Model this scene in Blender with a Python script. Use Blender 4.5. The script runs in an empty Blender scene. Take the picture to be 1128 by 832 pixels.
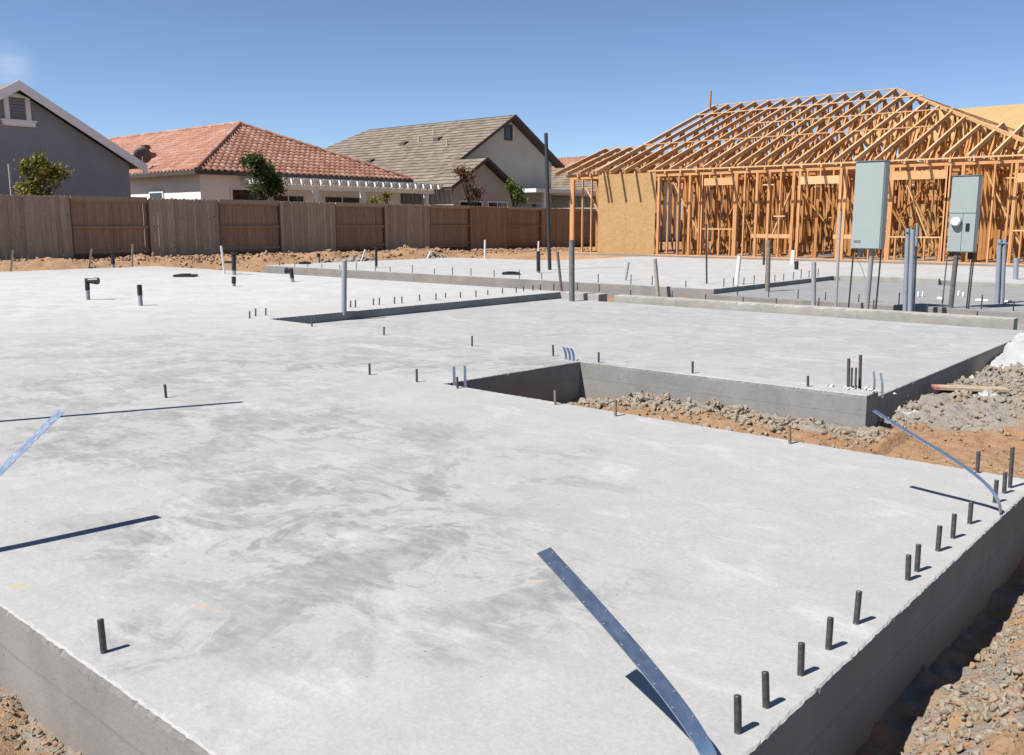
import bpy, bmesh, math, random
import numpy as np
from mathutils import Vector, Matrix, noise as mnoise
R = math.radians
rnd = random.Random(7); nr = np.random.RandomState(11)
S = bpy.context.scene
COL = S.collection

# ------------------------------------------------------------ camera
F_PX, CX, CY, CAM_H = 1001.0, 564.0, 416.0, 1.15          # measured on the 1128 x 832 photograph
PITCH, YAW = math.atan(171/1001.0), R(41.1)
cam = bpy.data.cameras.new('camera'); camo = bpy.data.objects.new('camera', cam); COL.objects.link(camo)
cam.sensor_width = 36; cam.lens = 36*F_PX/1128; cam.clip_start = 0.05; cam.clip_end = 3000
camo.location = (0, 0, CAM_H); camo.rotation_euler = (math.pi/2-PITCH, 0, YAW)
S.camera = camo
S.render.resolution_x, S.render.resolution_y = 1024, 755

# ------------------------------------------------------------ light
SUN_EL, SUN_AZ = R(55.5), R(66)                           # light travels towards SUN_AZ (from +X)
LDIR = Vector((math.cos(SUN_AZ)*math.cos(SUN_EL), math.sin(SUN_AZ)*math.cos(SUN_EL), -math.sin(SUN_EL)))
sun = bpy.data.lights.new('sun', 'SUN'); suno = bpy.data.objects.new('sun', sun); COL.objects.link(suno)
sun.energy = 5.0; sun.angle = R(0.5); sun.color = (1.0, 0.967, 0.92)
suno.rotation_euler = LDIR.to_track_quat('-Z', 'Y').to_euler(); suno.location = (-20, -40, 60)
W = bpy.data.worlds.new('World'); S.world = W; W.use_nodes = True
wn, wl = W.node_tree.nodes, W.node_tree.links
bg = wn['Background']
sky = wn.new('ShaderNodeTexSky'); sky.sky_type = 'NISHITA'; sky.sun_disc = False
sky.sun_elevation = SUN_EL; sky.sun_rotation = math.atan2(-LDIR.x, -LDIR.y) % (2*math.pi)
sky.air_density = 0.6; sky.dust_density = 0.0; sky.ozone_density = 3.0
bg.inputs['Strength'].default_value = 0.077
S.view_settings.view_transform = 'Standard'; S.view_settings.look = 'None'
S.view_settings.gamma = 1; S.view_settings.use_curve_mapping = False
S.view_settings.exposure = 0.86

# ------------------------------------------------------------ measuring: photograph pixel -> world
_fw = Vector((-math.sin(YAW)*math.cos(PITCH), math.cos(YAW)*math.cos(PITCH), -math.sin(PITCH)))
_rt = Vector((math.cos(YAW), math.sin(YAW), 0)); _up = _rt.cross(_fw); _C = Vector((0, 0, CAM_H))
def ray(u, v): return _fw + _rt*((u-CX)/F_PX) - _up*((v-CY)/F_PX)
def at(u, v, z=0.0):
    d = ray(u, v); return _C + d*((z-CAM_H)/d.z)
def atx(u, v, x): d = ray(u, v); return _C + d*(x/d.x)
def aty(u, v, y): d = ray(u, v); return _C + d*(y/d.y)
def top_of(base, u, v):
    """the point over/near `base` at its depth seen at pixel (u, v)"""
    d = ray(u, v); w = (base-_C).dot(_fw); return _C + d*w

def cloud():
    tc = wn.new('ShaderNodeTexCoord')
    d = ray(10, 74).normalized()
    dot = wn.new('ShaderNodeVectorMath'); dot.operation = 'DISTANCE'; dot.inputs[1].default_value = d
    nrm = wn.new('ShaderNodeVectorMath'); nrm.operation = 'NORMALIZE'
    wl.new(tc.outputs['Generated'], nrm.inputs[0])
    wl.new(nrm.outputs[0], dot.inputs[0])
    mr = wn.new('ShaderNodeMapRange'); mr.inputs['From Min'].default_value = 0.0; mr.inputs['From Max'].default_value = 0.03
    mr.inputs['To Min'].default_value = 1; mr.inputs['To Max'].default_value = 0; mr.interpolation_type = 'SMOOTHSTEP'
    wl.new(dot.outputs['Value'], mr.inputs['Value'])
    mp = wn.new('ShaderNodeMapping'); mp.inputs['Scale'].default_value = (24, 24, 130)
    wl.new(nrm.outputs[0], mp.inputs[0])
    nz = wn.new('ShaderNodeTexNoise'); nz.inputs['Scale'].default_value = 1.0; nz.inputs['Detail'].default_value = 5
    wl.new(mp.outputs[0], nz.inputs['Vector'])
    m = wn.new('ShaderNodeMath'); m.operation = 'MULTIPLY'
    wl.new(nz.outputs['Fac'], m.inputs[0]); wl.new(mr.outputs[0], m.inputs[1])
    m2 = wn.new('ShaderNodeMath'); m2.operation = 'MULTIPLY'; m2.inputs[1].default_value = 0.36
    wl.new(m.outputs[0], m2.inputs[0])
    mix = wn.new('ShaderNodeMixRGB'); mix.inputs[2].default_value = (7.5, 7.9, 8.6, 1)
    wl.new(m2.outputs[0], mix.inputs[0]); wl.new(sky.outputs[0], mix.inputs[1]); wl.new(mix.outputs[0], bg.inputs['Color'])
cloud()

# ------------------------------------------------------------ mesh helpers
class MB:
    def __init__(s): s.v = []; s.f = []; s.smooth = []
    def add(s, vs, fs, smooth=False):
        o = len(s.v); s.v += [tuple(p) for p in vs]; s.f += [tuple(o+i for i in f) for f in fs]; s.smooth += [smooth]*len(fs)
        return s
    def box(s, x0, x1, y0, y1, z0, z1):
        return s.add([(x0,y0,z0),(x1,y0,z0),(x1,y1,z0),(x0,y1,z0),(x0,y0,z1),(x1,y0,z1),(x1,y1,z1),(x0,y1,z1)],
              [(0,3,2,1),(4,5,6,7),(0,1,5,4),(1,2,6,5),(2,3,7,6),(3,0,4,7)])
    def bar(s, p, q, w, d, ref=(0,0,1)):
        """a timber from p to q, w wide along `side`, d deep across it"""
        p, q = Vector(p), Vector(q); t = (q-p).normalized(); r = Vector(ref)
        if abs(t.dot(r)) > .98: r = Vector((0,1,0))
        a = t.cross(r).normalized(); b = a.cross(t).normalized()
        vs = []
        for c in (p, q):
            for i, j in ((-1,-1),(1,-1),(1,1),(-1,1)): vs.append(c + a*(i*w/2) + b*(j*d/2))
        return s.add(vs, [(0,1,2,3),(7,6,5,4),(0,4,5,1),(1,5,6,2),(2,6,7,3),(3,7,4,0)])
    def tube(s, pts, rad, n=12, cap=True):
        pts = [Vector(p) for p in pts]; rad = rad if hasattr(rad, '__len__') else [rad]*len(pts)
        rings = []; prev = None
        for i, p in enumerate(pts):
            t = (pts[min(i+1, len(pts)-1)] - pts[max(i-1, 0)]).normalized()
            if prev is None:
                a = t.cross(Vector((0,0,1)) if abs(t.z) < .9 else Vector((1,0,0))).normalized()
            else: a = (prev - t*prev.dot(t)).normalized()
            prev = a; b = t.cross(a)
            rings.append([p + (a*math.cos(2*math.pi*k/n) + b*math.sin(2*math.pi*k/n))*rad[i] for k in range(n)])
        vs = [p for r_ in rings for p in r_]; fs = []
        for i in range(len(pts)-1):
            for k in range(n):
                fs.append((i*n+k, i*n+(k+1)%n, (i+1)*n+(k+1)%n, (i+1)*n+k))
        s.add(vs, fs, True)
        if cap:
            s.add(rings[0], [tuple(range(n))[::-1]]); s.add(rings[-1], [tuple(range(n))])
        return s
    def prism(s, poly, ext):
        """planar polygon (3D points) extruded by vector ext"""
        n = len(poly); e = Vector(ext); vs = [Vector(p) for p in poly] + [Vector(p)+e for p in poly]
        return s.add(vs, [tuple(range(n))[::-1], tuple(range(n, 2*n))] + [(i, (i+1)%n, n+(i+1)%n, n+i) for i in range(n)])
    def build(s, name, mat, parent=None, origin=None, bevel=0):
        o = Vector((0,0,0)) if origin is None else Vector(origin)
        if parent is not None: o = world_loc(parent)
        me = bpy.data.meshes.new(name); me.from_pydata([tuple(Vector(p)-o) for p in s.v], [], s.f)
        me.polygons.foreach_set('use_smooth', s.smooth); me.materials.append(mat)
        bm = bmesh.new(); bm.from_mesh(me); bmesh.ops.recalc_face_normals(bm, faces=bm.faces)
        if bevel: bmesh.ops.bevel(bm, geom=[e for e in bm.edges if len(e.link_faces)==2 and e.calc_face_angle(0)>.6], offset=bevel, segments=2, affect='EDGES', clamp_overlap=True)
        bm.to_mesh(me); bm.free()
        ob = bpy.data.objects.new(name, me); COL.objects.link(ob)
        if parent is not None: ob.parent = parent
        else: ob.location = o
        return ob
def world_loc(o):
    p = Vector(o.location)
    while o.parent: o = o.parent; p += o.location
    return p
def tag(o, label, cat, group=None, kind=None):
    o['label'] = label; o['category'] = cat
    if group: o['group'] = group
    if kind: o['kind'] = kind
    return o
def thing(name, label, cat, loc, group=None):
    o = bpy.data.objects.new(name, None); COL.objects.link(o); o.location = loc; o.empty_display_size = .1
    return tag(o, label, cat, group)
ORD = ['first','second','third','fourth','fifth','sixth','seventh','eighth','ninth','tenth','eleventh','twelfth','thirteenth',
       'fourteenth','fifteenth','sixteenth','seventeenth','eighteenth','nineteenth','twentieth','twenty-first','twenty-second']

# ------------------------------------------------------------ materials
class NT:
    # the exposure suits a bright day, so colours are written for exposure 0 and scaled to real reflectances here
    def __init__(s, name, k=.55):
        s.k = k
        s.m = bpy.data.materials.new(name); s.m.use_nodes = True; s.n = s.m.node_tree.nodes; s.l = s.m.node_tree.links
        s.b = s.n['Principled BSDF']; s.tc = s.n.new('ShaderNodeTexCoord')
    def set(s, inp, v):
        if hasattr(v, 'is_output'): s.l.new(v, inp)
        else: inp.default_value = v
    def noise(s, scale, detail=4, rough=.55, dist=0, stretch=None, coord='Object', off=None):
        vec = s.tc.outputs[coord]
        if stretch or off:
            mp = s.n.new('ShaderNodeMapping'); s.l.new(vec, mp.inputs[0])
            if stretch: mp.inputs['Scale'].default_value = stretch[:3]; mp.inputs['Rotation'].default_value = (0, 0, stretch[3] if len(stretch) > 3 else 0)
            if off: mp.inputs['Location'].default_value = off
            vec = mp.outputs[0]
        t = s.n.new('ShaderNodeTexNoise'); s.l.new(vec, t.inputs['Vector'])
        t.inputs['Scale'].default_value = scale; t.inputs['Detail'].default_value = detail
        t.inputs['Roughness'].default_value = rough; t.inputs['Distortion'].default_value = dist
        return t.outputs['Fac']
    def rng(s, v, a, b, c=0., d=1., smooth=False):
        r = s.n.new('ShaderNodeMapRange'); s.l.new(v, r.inputs['Value'])
        r.inputs['From Min'].default_value = a; r.inputs['From Max'].default_value = b
        r.inputs['To Min'].default_value = c; r.inputs['To Max'].default_value = d
        if smooth: r.interpolation_type = 'SMOOTHSTEP'
        return r.outputs[0]
    def math(s, op, a, b=0.5):
        m = s.n.new('ShaderNodeMath'); m.operation = op; s.set(m.inputs[0], a); s.set(m.inputs[1], b); return m.outputs[0]
    def mix(s, f, a, b, mode='MIX'):
        m = s.n.new('ShaderNodeMixRGB'); m.blend_type = mode; s.set(m.inputs[0], f)
        s.set(m.inputs[1], a if hasattr(a, 'is_output') else (*[q*s.k for q in a], 1)); s.set(m.inputs[2], b if hasattr(b, 'is_output') else (*[q*s.k for q in b], 1))
        return m.outputs[0]
    def island(s):
        g = s.n.new('ShaderNodeNewGeometry'); return g.outputs['Random Per Island']
    def obrand(s):
        g = s.n.new('ShaderNodeObjectInfo'); return g.outputs['Random']
    def attr(s, name):
        a = s.n.new('ShaderNodeAttribute'); a.attribute_name = name; return a.outputs['Fac']
    def bump(s, h, strength=.3, dist=.01):
        b = s.n.new('ShaderNodeBump'); s.l.new(h, b.inputs['Height']); b.inputs['Strength'].default_value = strength
        b.inputs['Distance'].default_value = dist; s.l.new(b.outputs[0], s.b.inputs['Normal'])
    def done(s, col, rough=.8, metal=0., spec=None):
        s.set(s.b.inputs['Base Color'], col if hasattr(col, 'is_output') else (*[q*s.k for q in col], 1))
        s.set(s.b.inputs['Roughness'], rough); s.b.inputs['Metallic'].default_value = metal
        if spec is not None: s.b.inputs['Specular IOR Level'].default_value = spec
        return s.m
def plain(name, col, rough=.7, metal=0., var=.12, scale=6., bump=0, k=.55):
    t = NT(name, k); n = t.noise(scale, 5)
    c = t.mix(t.rng(n, .3, .7), tuple(x*(1-var) for x in col), tuple(min(1, x*(1+var)) for x in col))
    if bump: t.bump(t.noise(scale*14, 3), bump, .006)
    return t.done(c, rough, metal)

# stains the trowel left on the near slab: centre pixel, half sizes in metres, strength
STAINS = [(330,585,.85,.42,1.0),(205,690,.24,.16,1.0),(480,655,.6,.30,.95),(385,540,.7,.55,1.0),(150,500,.9,.35,.85),(250,458,.85,.40,.9),
          (120,430,1.5,.9,.7),(330,480,.9,.4,.9),(430,400,2.4,.5,.85),(240,380,2.8,1.2,.55),(560,500,.4,.14,.7),(620,535,.3,.1,.6),(520,605,.25,.12,.7),
          (110,480,.6,.3,.9),(440,700,.45,.2,.6),(560,640,.45,.22,.7),(60,345,2.8,1.6,.45),(430,610,.5,.3,.9),(290,620,.5,.25,.7),(480,400,1.6,.3,.8)]
MARKS = [(223,668,.022,.007,(.75,.42,.24)),(238,672,.007,.006,(.75,.42,.24)),(20,646,.02,.02,(.62,.52,.26)),(590,640,.03,.01,(.60,.52,.42))]
def concrete(name, base=(.605,.592,.565), stain=(.285,.29,.295), stains=(), rough=.82, gen=.5, marks=(), lines=()):
    t = NT(name); tc = t.tc.outputs['Object']
    big = t.noise(.55, 5, .6, .6); med = t.noise(2.3, 8, .66, 1.2); fine = t.noise(55, 5, .75); mid = t.noise(11, 8, .7, .6)
    # trowel passes: two families of long smears crossing each other, and crisp damp patches
    s1 = t.noise(2.1, 10, .70, .5, stretch=(.8, 2.6, 1, .75)); s2 = t.noise(2.6, 10, .72, .6, stretch=(2.6, .8, 1, .35), off=(2.2, 5.1, 0))
    p1 = t.noise(2.0, 10, .66, .55, off=(8.1, .4, 0)); p2 = t.noise(3.4, 10, .68, .4, off=(3.1, 6.4, 0))
    c = t.mix(t.rng(big, .3, .7), tuple(x*.95 for x in base), tuple(x*1.05 for x in base))
    c = t.mix(t.rng(med, .45, .75, 0, gen), c, tuple(x*.82 for x in base))
    c = t.mix(t.rng(mid, .42, .72, 0, .34), c, tuple(x*.72 for x in base))
    blot = t.math('MAXIMUM', t.rng(p1, .49, .555, 0, 1, True), t.rng(p2, .52, .60, 0, .75, True))
    smear = t.math('MAXIMUM', t.rng(s1, .51, .60, 0, .85, True), t.rng(s2, .53, .62, 0, .7, True))
    tot = None
    wob = t.n.new('ShaderNodeTexNoise'); wob.inputs['Scale'].default_value = 2.2; wob.inputs['Detail'].default_value = 5
    t.l.new(tc, wob.inputs['Vector'])
    sub = t.n.new('ShaderNodeVectorMath'); sub.operation = 'MULTIPLY_ADD'
    t.l.new(wob.outputs['Color'], sub.inputs[0]); sub.inputs[1].default_value = (.7,.7,0); t.l.new(tc, sub.inputs[2])
    def ell(src, p, rx, ry, st, a=.55, b=1.5, off=.35):
        mp = t.n.new('ShaderNodeMapping'); mp.vector_type = 'TEXTURE'
        mp.inputs['Location'].default_value = (p.x+off, p.y+off, 0); mp.inputs['Rotation'].default_value = (0, 0, YAW); mp.inputs['Scale'].default_value = (rx, ry, 50)
        t.l.new(src, mp.inputs[0]); ln = t.n.new('ShaderNodeVectorMath'); ln.operation = 'LENGTH'; t.l.new(mp.outputs[0], ln.inputs[0])
        return t.rng(ln.outputs['Value'], a, b, st, 0, True)
    for (u, v, rx, ry, st) in stains:
        k = ell(sub.outputs[0], at(u, v), rx, ry, st); tot = k if tot is None else t.math('MAXIMUM', tot, k)
    amount = .34 if tot is None else t.math('ADD', t.math('MULTIPLY', tot, .80), .12)
    gap = t.rng(t.noise(8, 9, .72, .3, off=(6, 2, 0), stretch=(1, 2.2, 1, .5)), .36, .58, .35, 1.0)
    c = t.mix(t.math('MULTIPLY', t.math('MULTIPLY', t.math('MAXIMUM', blot, smear), gap), amount), c, stain)
    if tot is not None: c = t.mix(t.math('MULTIPLY', tot, .08), c, tuple(x*1.15 for x in stain))
    pale = t.noise(1.7, 10, .72, .5, off=(7.3, 2.1, 0), stretch=(1, 1.8, 1, .5)); pale2 = t.noise(6, 9, .75, .3, off=(1.3, 4.1, 0))
    hi = tuple(min(1.6, x*1.33) for x in base)
    c = t.mix(t.rng(pale, .52, .68, 0, .5, True), c, hi); c = t.mix(t.rng(pale2, .56, .72, 0, .38, True), c, hi)
    if tot is not None: c = t.mix(t.math('MULTIPLY', ell(tc, at(110, 318), 10, 9, .85, .3, 1.1, 0), t.rng(med, .25, .6)), c, hi)
    warm = t.noise(.8, 4, .5, off=(3.3, 9.1, 0))
    c = t.mix(t.rng(warm, .5, .75, 0, .4), c, (base[0]*.95, base[1]*.90, base[2]*.83))
    grit = t.noise(130, 3, .7); c = t.mix(t.rng(fine, .35, .75, .0, .30), c, (.25,.25,.25)); c = t.mix(t.rng(grit, .5, .8, 0, .3), c, (.2,.2,.2))
    for sc_, lim in ((5.5, .028), (13, .045)):
        speck = t.n.new('ShaderNodeTexVoronoi'); speck.inputs['Scale'].default_value = sc_; t.l.new(tc, speck.inputs['Vector'])
        rare = t.n.new('ShaderNodeSeparateColor'); t.l.new(speck.outputs['Color'], rare.inputs[0])
        k = t.math('MULTIPLY', t.rng(speck.outputs['Distance'], lim*.5, lim, .8, 0), t.rng(rare.outputs[0], .5, .55))
        c = t.mix(k, c, (.17,.14,.12))
    for (u, v, rx, ry, col) in marks: c = t.mix(ell(tc, at(u, v), rx, ry, .75, .5, 1.6, 0), c, col)
    for (p, q, w, st) in lines:
        mp = t.n.new('ShaderNodeMapping'); mp.vector_type = 'TEXTURE'; d = q-p
        mp.inputs['Location'].default_value = ((p.x+q.x)/2, (p.y+q.y)/2, 0); mp.inputs['Rotation'].default_value = (0, 0, math.atan2(d.y, d.x)); mp.inputs['Scale'].default_value = (d.length/2, w, 50)
        t.l.new(tc, mp.inputs[0]); sx = t.n.new('ShaderNodeSeparateXYZ'); t.l.new(mp.outputs[0], sx.inputs[0])
        k = t.math('MULTIPLY', t.rng(t.math('ABSOLUTE', t.math('ADD', sx.outputs[1], t.math('MULTIPLY', t.math('SUBTRACT', med, .5), 6))), .5, 1.2, st, 0), t.rng(t.math('ABSOLUTE', sx.outputs[0]), .8, 1.0, 1, 0))
        c = t.mix(k, c, tuple(x*.6 for x in base))
    h = t.math('ADD', t.math('MULTIPLY', fine, .5), t.math('MULTIPLY', s2, .9))
    t.bump(h, .4, .004)
    return t.done(c, t.rng(p1, .3, .7, rough-.1, rough+.06), spec=.35)
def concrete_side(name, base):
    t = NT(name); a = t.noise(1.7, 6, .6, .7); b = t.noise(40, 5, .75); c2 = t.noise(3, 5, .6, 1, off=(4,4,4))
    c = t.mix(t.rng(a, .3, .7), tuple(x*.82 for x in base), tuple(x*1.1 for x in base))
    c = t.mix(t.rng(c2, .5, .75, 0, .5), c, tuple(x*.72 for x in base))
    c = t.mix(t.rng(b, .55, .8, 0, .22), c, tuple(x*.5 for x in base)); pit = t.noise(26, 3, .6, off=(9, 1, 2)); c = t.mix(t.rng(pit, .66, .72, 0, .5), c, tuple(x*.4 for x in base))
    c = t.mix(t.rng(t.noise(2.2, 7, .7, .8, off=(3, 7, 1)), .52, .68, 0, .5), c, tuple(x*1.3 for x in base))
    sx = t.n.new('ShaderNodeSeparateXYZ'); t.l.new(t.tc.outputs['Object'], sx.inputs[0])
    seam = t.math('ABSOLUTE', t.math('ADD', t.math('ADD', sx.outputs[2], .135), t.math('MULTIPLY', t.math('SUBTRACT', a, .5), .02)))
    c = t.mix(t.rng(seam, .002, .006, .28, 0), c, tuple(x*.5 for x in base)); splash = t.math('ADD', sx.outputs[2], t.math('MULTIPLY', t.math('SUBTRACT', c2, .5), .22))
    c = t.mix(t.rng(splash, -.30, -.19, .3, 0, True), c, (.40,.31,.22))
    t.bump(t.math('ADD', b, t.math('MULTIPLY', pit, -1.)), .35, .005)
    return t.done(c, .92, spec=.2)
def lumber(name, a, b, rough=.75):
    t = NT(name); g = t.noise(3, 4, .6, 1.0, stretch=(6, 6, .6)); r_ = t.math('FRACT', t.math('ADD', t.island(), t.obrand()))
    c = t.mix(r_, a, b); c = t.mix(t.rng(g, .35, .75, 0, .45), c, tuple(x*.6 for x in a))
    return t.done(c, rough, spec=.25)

M = {}
M['slab'] = concrete('slab_concrete', stains=STAINS, marks=MARKS)
M['slab2'] = concrete('garage_concrete', base=(.575,.57,.557), gen=.25, lines=[(at(700,396,-.11), at(880,359,-.11), .012, .5), (at(585,372,-.11), at(640,366,-.11), .05, .5), (at(560,366,-.11), at(720,338,-.11), .010, .3)])
M['slab3'] = concrete('far_concrete', base=(.68,.665,.635), gen=.3)
M['slab_dark'] = concrete('dark_grey_concrete', base=(.40,.40,.395), gen=.3)  # darker grey base than the other slabs
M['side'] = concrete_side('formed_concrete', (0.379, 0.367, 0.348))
M['curb'] = concrete_side('curb_concrete', (0.528, 0.504, 0.450))
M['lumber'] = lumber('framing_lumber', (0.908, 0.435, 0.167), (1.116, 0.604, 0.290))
M['lumber_shaded'] = lumber('framing_lumber_shaded', (0.665, 0.280, 0.080), (0.878, 0.428, 0.155))  # darker copy of the framing lumber; interior shade put into its colour
M['lumber_pale'] = lumber('truss_lumber', (0.927, 0.533, 0.240), (1.136, 0.736, 0.401))
def osb():
    t = NT('osb_sheathing'); v = t.n.new('ShaderNodeTexVoronoi'); v.inputs['Scale'].default_value = 14
    mp = t.n.new('ShaderNodeMapping'); mp.inputs['Scale'].default_value = (1, 1, 2.2); t.l.new(t.tc.outputs['Object'], mp.inputs[0]); t.l.new(mp.outputs[0], v.inputs['Vector'])
    sep = t.n.new('ShaderNodeSeparateColor'); t.l.new(v.outputs['Color'], sep.inputs[0])
    c = t.mix(sep.outputs[0], (0.713, 0.454, 0.205), (0.583, 0.346, 0.135)); c = t.mix(t.rng(t.noise(1.5), .4, .7, 0, .3), c, (0.778, 0.540, 0.292))
    return t.done(c, .7, spec=.3)
M['osb'] = osb()
def fence_mat(name, a, b):
    t = NT(name); g = t.noise(3, 5, .65, 1.2, stretch=(5, 5, .5)); r_ = t.math('FRACT', t.math('ADD', t.island(), t.obrand()))
    c = t.mix(r_, a, b); c = t.mix(t.rng(g, .4, .75, 0, .55), c, tuple(x*.5 for x in a))
    kn = t.noise(9, 2, .5, off=(5, 5, 5)); c = t.mix(t.rng(kn, .66, .74, 0, .6), c, tuple(x*.35 for x in a))
    return t.done(c, .85, spec=.2)
M['fence_grey'] = fence_mat('weathered_fence_board', (0.520, 0.398, 0.290), (0.706, 0.580, 0.436))
M['fence_red'] = fence_mat('redwood_fence_board', (0.449, 0.312, 0.215), (0.578, 0.392, 0.262))
M['fence_post'] = fence_mat('fence_post_wood', (0.208, 0.124, 0.085), (0.273, 0.169, 0.117))
M['galv'] = NT('galvanised_strap', 1)
def galv():
    t = M['galv']; n = t.noise(40, 4, .7); c = t.mix(t.rng(n, .3, .7), (.40,.48,.56), (.54,.63,.72))
    v = t.n.new('ShaderNodeTexVoronoi'); v.inputs['Scale'].default_value = 60; t.l.new(t.tc.outputs['Object'], v.inputs['Vector'])
    c = t.mix(t.rng(v.outputs['Distance'], .1, .6, 0, .25), c, (.3,.34,.4))
    M['galv'] = t.done(c, t.rng(n, .3, .7, .28, .42), .9)
galv()
M['bolt'] = plain('bolt_steel', (.17,.165,.16), .5, .75, .3, 60)
M['rebar'] = plain('rebar_steel', (.16,.13,.11), .6, .5, .35, 40)
M['rod_dark'] = plain('dark_steel_rod', (.06,.06,.062), .5, .4)
M['abs'] = plain('black_plastic_pipe', (.025,.026,.03), .45)
M['pvc_grey'] = plain('grey_plastic_conduit', (.40,.42,.44), .5, 0, .08)
M['pvc_blue'] = plain('blue_grey_conduit', (.34,.38,.44), .5, 0, .1)
M['pvc_white'] = plain('white_plastic_pipe', (.78,.78,.76), .5, 0, .05, k=.7)
M['post_grey'] = plain('dusty_steel_post', (.20,.20,.195), .7, .2, .3, 20)
M['stake'] = plain('weathered_wooden_stake', (.45,.40,.33), .85, 0, .25, 20)
M['stake_brown'] = plain('brown_wooden_post', (.30,.235,.18), .85, 0, .3, 15)
M['enamel'] = plain('grey_blue_enamel', (0.487, 0.570, 0.550), .42, 0, .04, 3)
M['enamel_trim'] = plain('panel_seam_grey', (.25,.30,.32), .45, 0, .05)
M['black'] = plain('black_plastic', (.02,.02,.022), .4)
M['white'] = plain('white_painted_trim', (.78,.78,.77), .6, 0, .05, k=.8)
M['meter'] = plain('meter_white_cover', (.85,.85,.83), .25, 0, .03, k=.9)
M['stucco_grey'] = plain('grey_blue_stucco', (0.403, 0.426, 0.473), .9, 0, .06, 1.2, .3)
M['stucco_white'] = plain('white_stucco', (.74,.70,.64), .9, 0, .05, 1.2, .3, k=1.0)
M['stucco_tan'] = plain('taupe_stucco', (0.757, 0.691, 0.567), .9, 0, .06, 1.2, .3)
M['trim_grey'] = plain('light_grey_fascia', (.70,.68,.665), .7, 0, .06, k=1.0)
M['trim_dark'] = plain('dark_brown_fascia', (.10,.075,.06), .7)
M['glass'] = NT('window_glass').done((.03,.035,.04), .08)
M['shingle'] = plain('grey_roof_shingle', (.24,.22,.205), .9, 0, .2, 14, .4)
def tiles(name, cols, seed=0):
    t = NT(name); r_ = t.island(); c = t.mix(t.rng(r_, 0, 1), cols[0], cols[1])
    c = t.mix(t.rng(t.math('FRACT', t.math('MULTIPLY', r_, 17.3)), .6, 1, 0, .8), c, cols[2])
    c = t.mix(t.rng(t.noise(1.2, 5), .4, .7, 0, .3), c, tuple(x*.7 for x in cols[0])); t.bump(t.noise(40, 3), .2, .005)
    return t.done(c, .8, spec=.3)
M['tile_red'] = tiles('terracotta_tile', ((.46,.20,.125), (.58,.29,.20), (.70,.44,.34)))
M['tile_tan'] = tiles('taupe_flat_tile', ((.27,.215,.16), (.37,.30,.225), (.21,.165,.125)))
M['bark'] = plain('tree_bark', (.11,.08,.06), .9, 0, .3, 20)
M['stone'] = NT('gravel_stone')
def stone():
    t = M['stone']; r_ = t.island(); c = t.mix(r_, (.47,.40,.315), (.39,.32,.24))
    c = t.mix(t.rng(t.math('FRACT', t.math('MULTIPLY', r_, 13.7)), .6, 1, 0, .9), c, (.47,.33,.205))
    c = t.mix(t.rng(t.noise(50, 4, .7), .4, .7, 0, .35), c, (.22,.19,.16)); t.bump(t.noise(90, 3), .5, .004)
    M['stone'] = t.done(c, .95, spec=.15)
stone()
def clod():
    t = NT('dirt_clod'); r_ = t.island(); c = t.mix(r_, (.47,.295,.175), (.50,.35,.225))
    c = t.mix(t.rng(t.noise(30, 4, .7), .4, .7, 0, .4), c, (.27,.14,.075)); t.bump(t.noise(90, 3), .5, .004)
    return t.done(c, .97, spec=.1)
M['clod'] = clod()
def dirt():
    t = NT('bare_dirt'); a = t.noise(.7, 6, .6, .5); b = t.noise(9, 6, .7, .5); f = t.noise(60, 4, .75)
    c = t.mix(t.rng(a, .3, .7), (0.493, 0.278, 0.148), (0.604, 0.389, 0.228)); c = t.mix(t.rng(b, .45, .7, 0, .5), c, (0.419, 0.228, 0.118))
    g = t.mix(t.rng(b, .3, .7), (.50,.46,.40), (.39,.355,.305))
    gm = t.math('ADD', t.attr('slurry'), t.math('MULTIPLY', t.math('SUBTRACT', b, .5), 1.3))
    c = t.mix(t.rng(gm, .4, .6, 0, 1, True), c, g)
    gr = t.attr('weeds'); c = t.mix(t.math('MULTIPLY', gr, t.rng(b, .4, .6)), c, (.16,.17,.06))
    cl = t.noise(24, 7, .72, .3); cr = t.noise(15, 6, .7, off=(4, 8, 1))
    c = t.mix(t.rng(cr, .5, .68, 0, .5), c, (.54,.42,.30)); c = t.mix(t.rng(cl, .54, .72, 0, .28), c, (.32,.20,.12))
    c = t.mix(t.rng(f, .5, .8, 0, .3), c, (.22,.14,.09))
    t.bump(t.math('ADD', t.math('ADD', t.math('MULTIPLY', b, 1.2), t.math('MULTIPLY', cl, 1.6)), f), .8, .018)
    return t.done(c, .97, spec=.1)
M['dirt'] = dirt()
def leafmat(name, cols):
    t = NT(name); r_ = t.island(); c = t.mix(r_, cols[0], cols[1])
    c = t.mix(t.rng(t.math('FRACT', t.math('MULTIPLY', r_, 7.7)), .7, .8), c, cols[2])
    m = t.done(c, .55, spec=.3)
    tr = t.n.new('ShaderNodeBsdfTranslucent'); mx = t.n.new('ShaderNodeMixShader'); mx.inputs[0].default_value = .28
    t.l.new(c, tr.inputs[0]); out = t.n['Material Output']
    t.l.new(t.b.outputs[0], mx.inputs[1]); t.l.new(tr.outputs[0], mx.inputs[2]); t.l.new(mx.outputs[0], out.inputs['Surface'])
    return m

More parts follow.
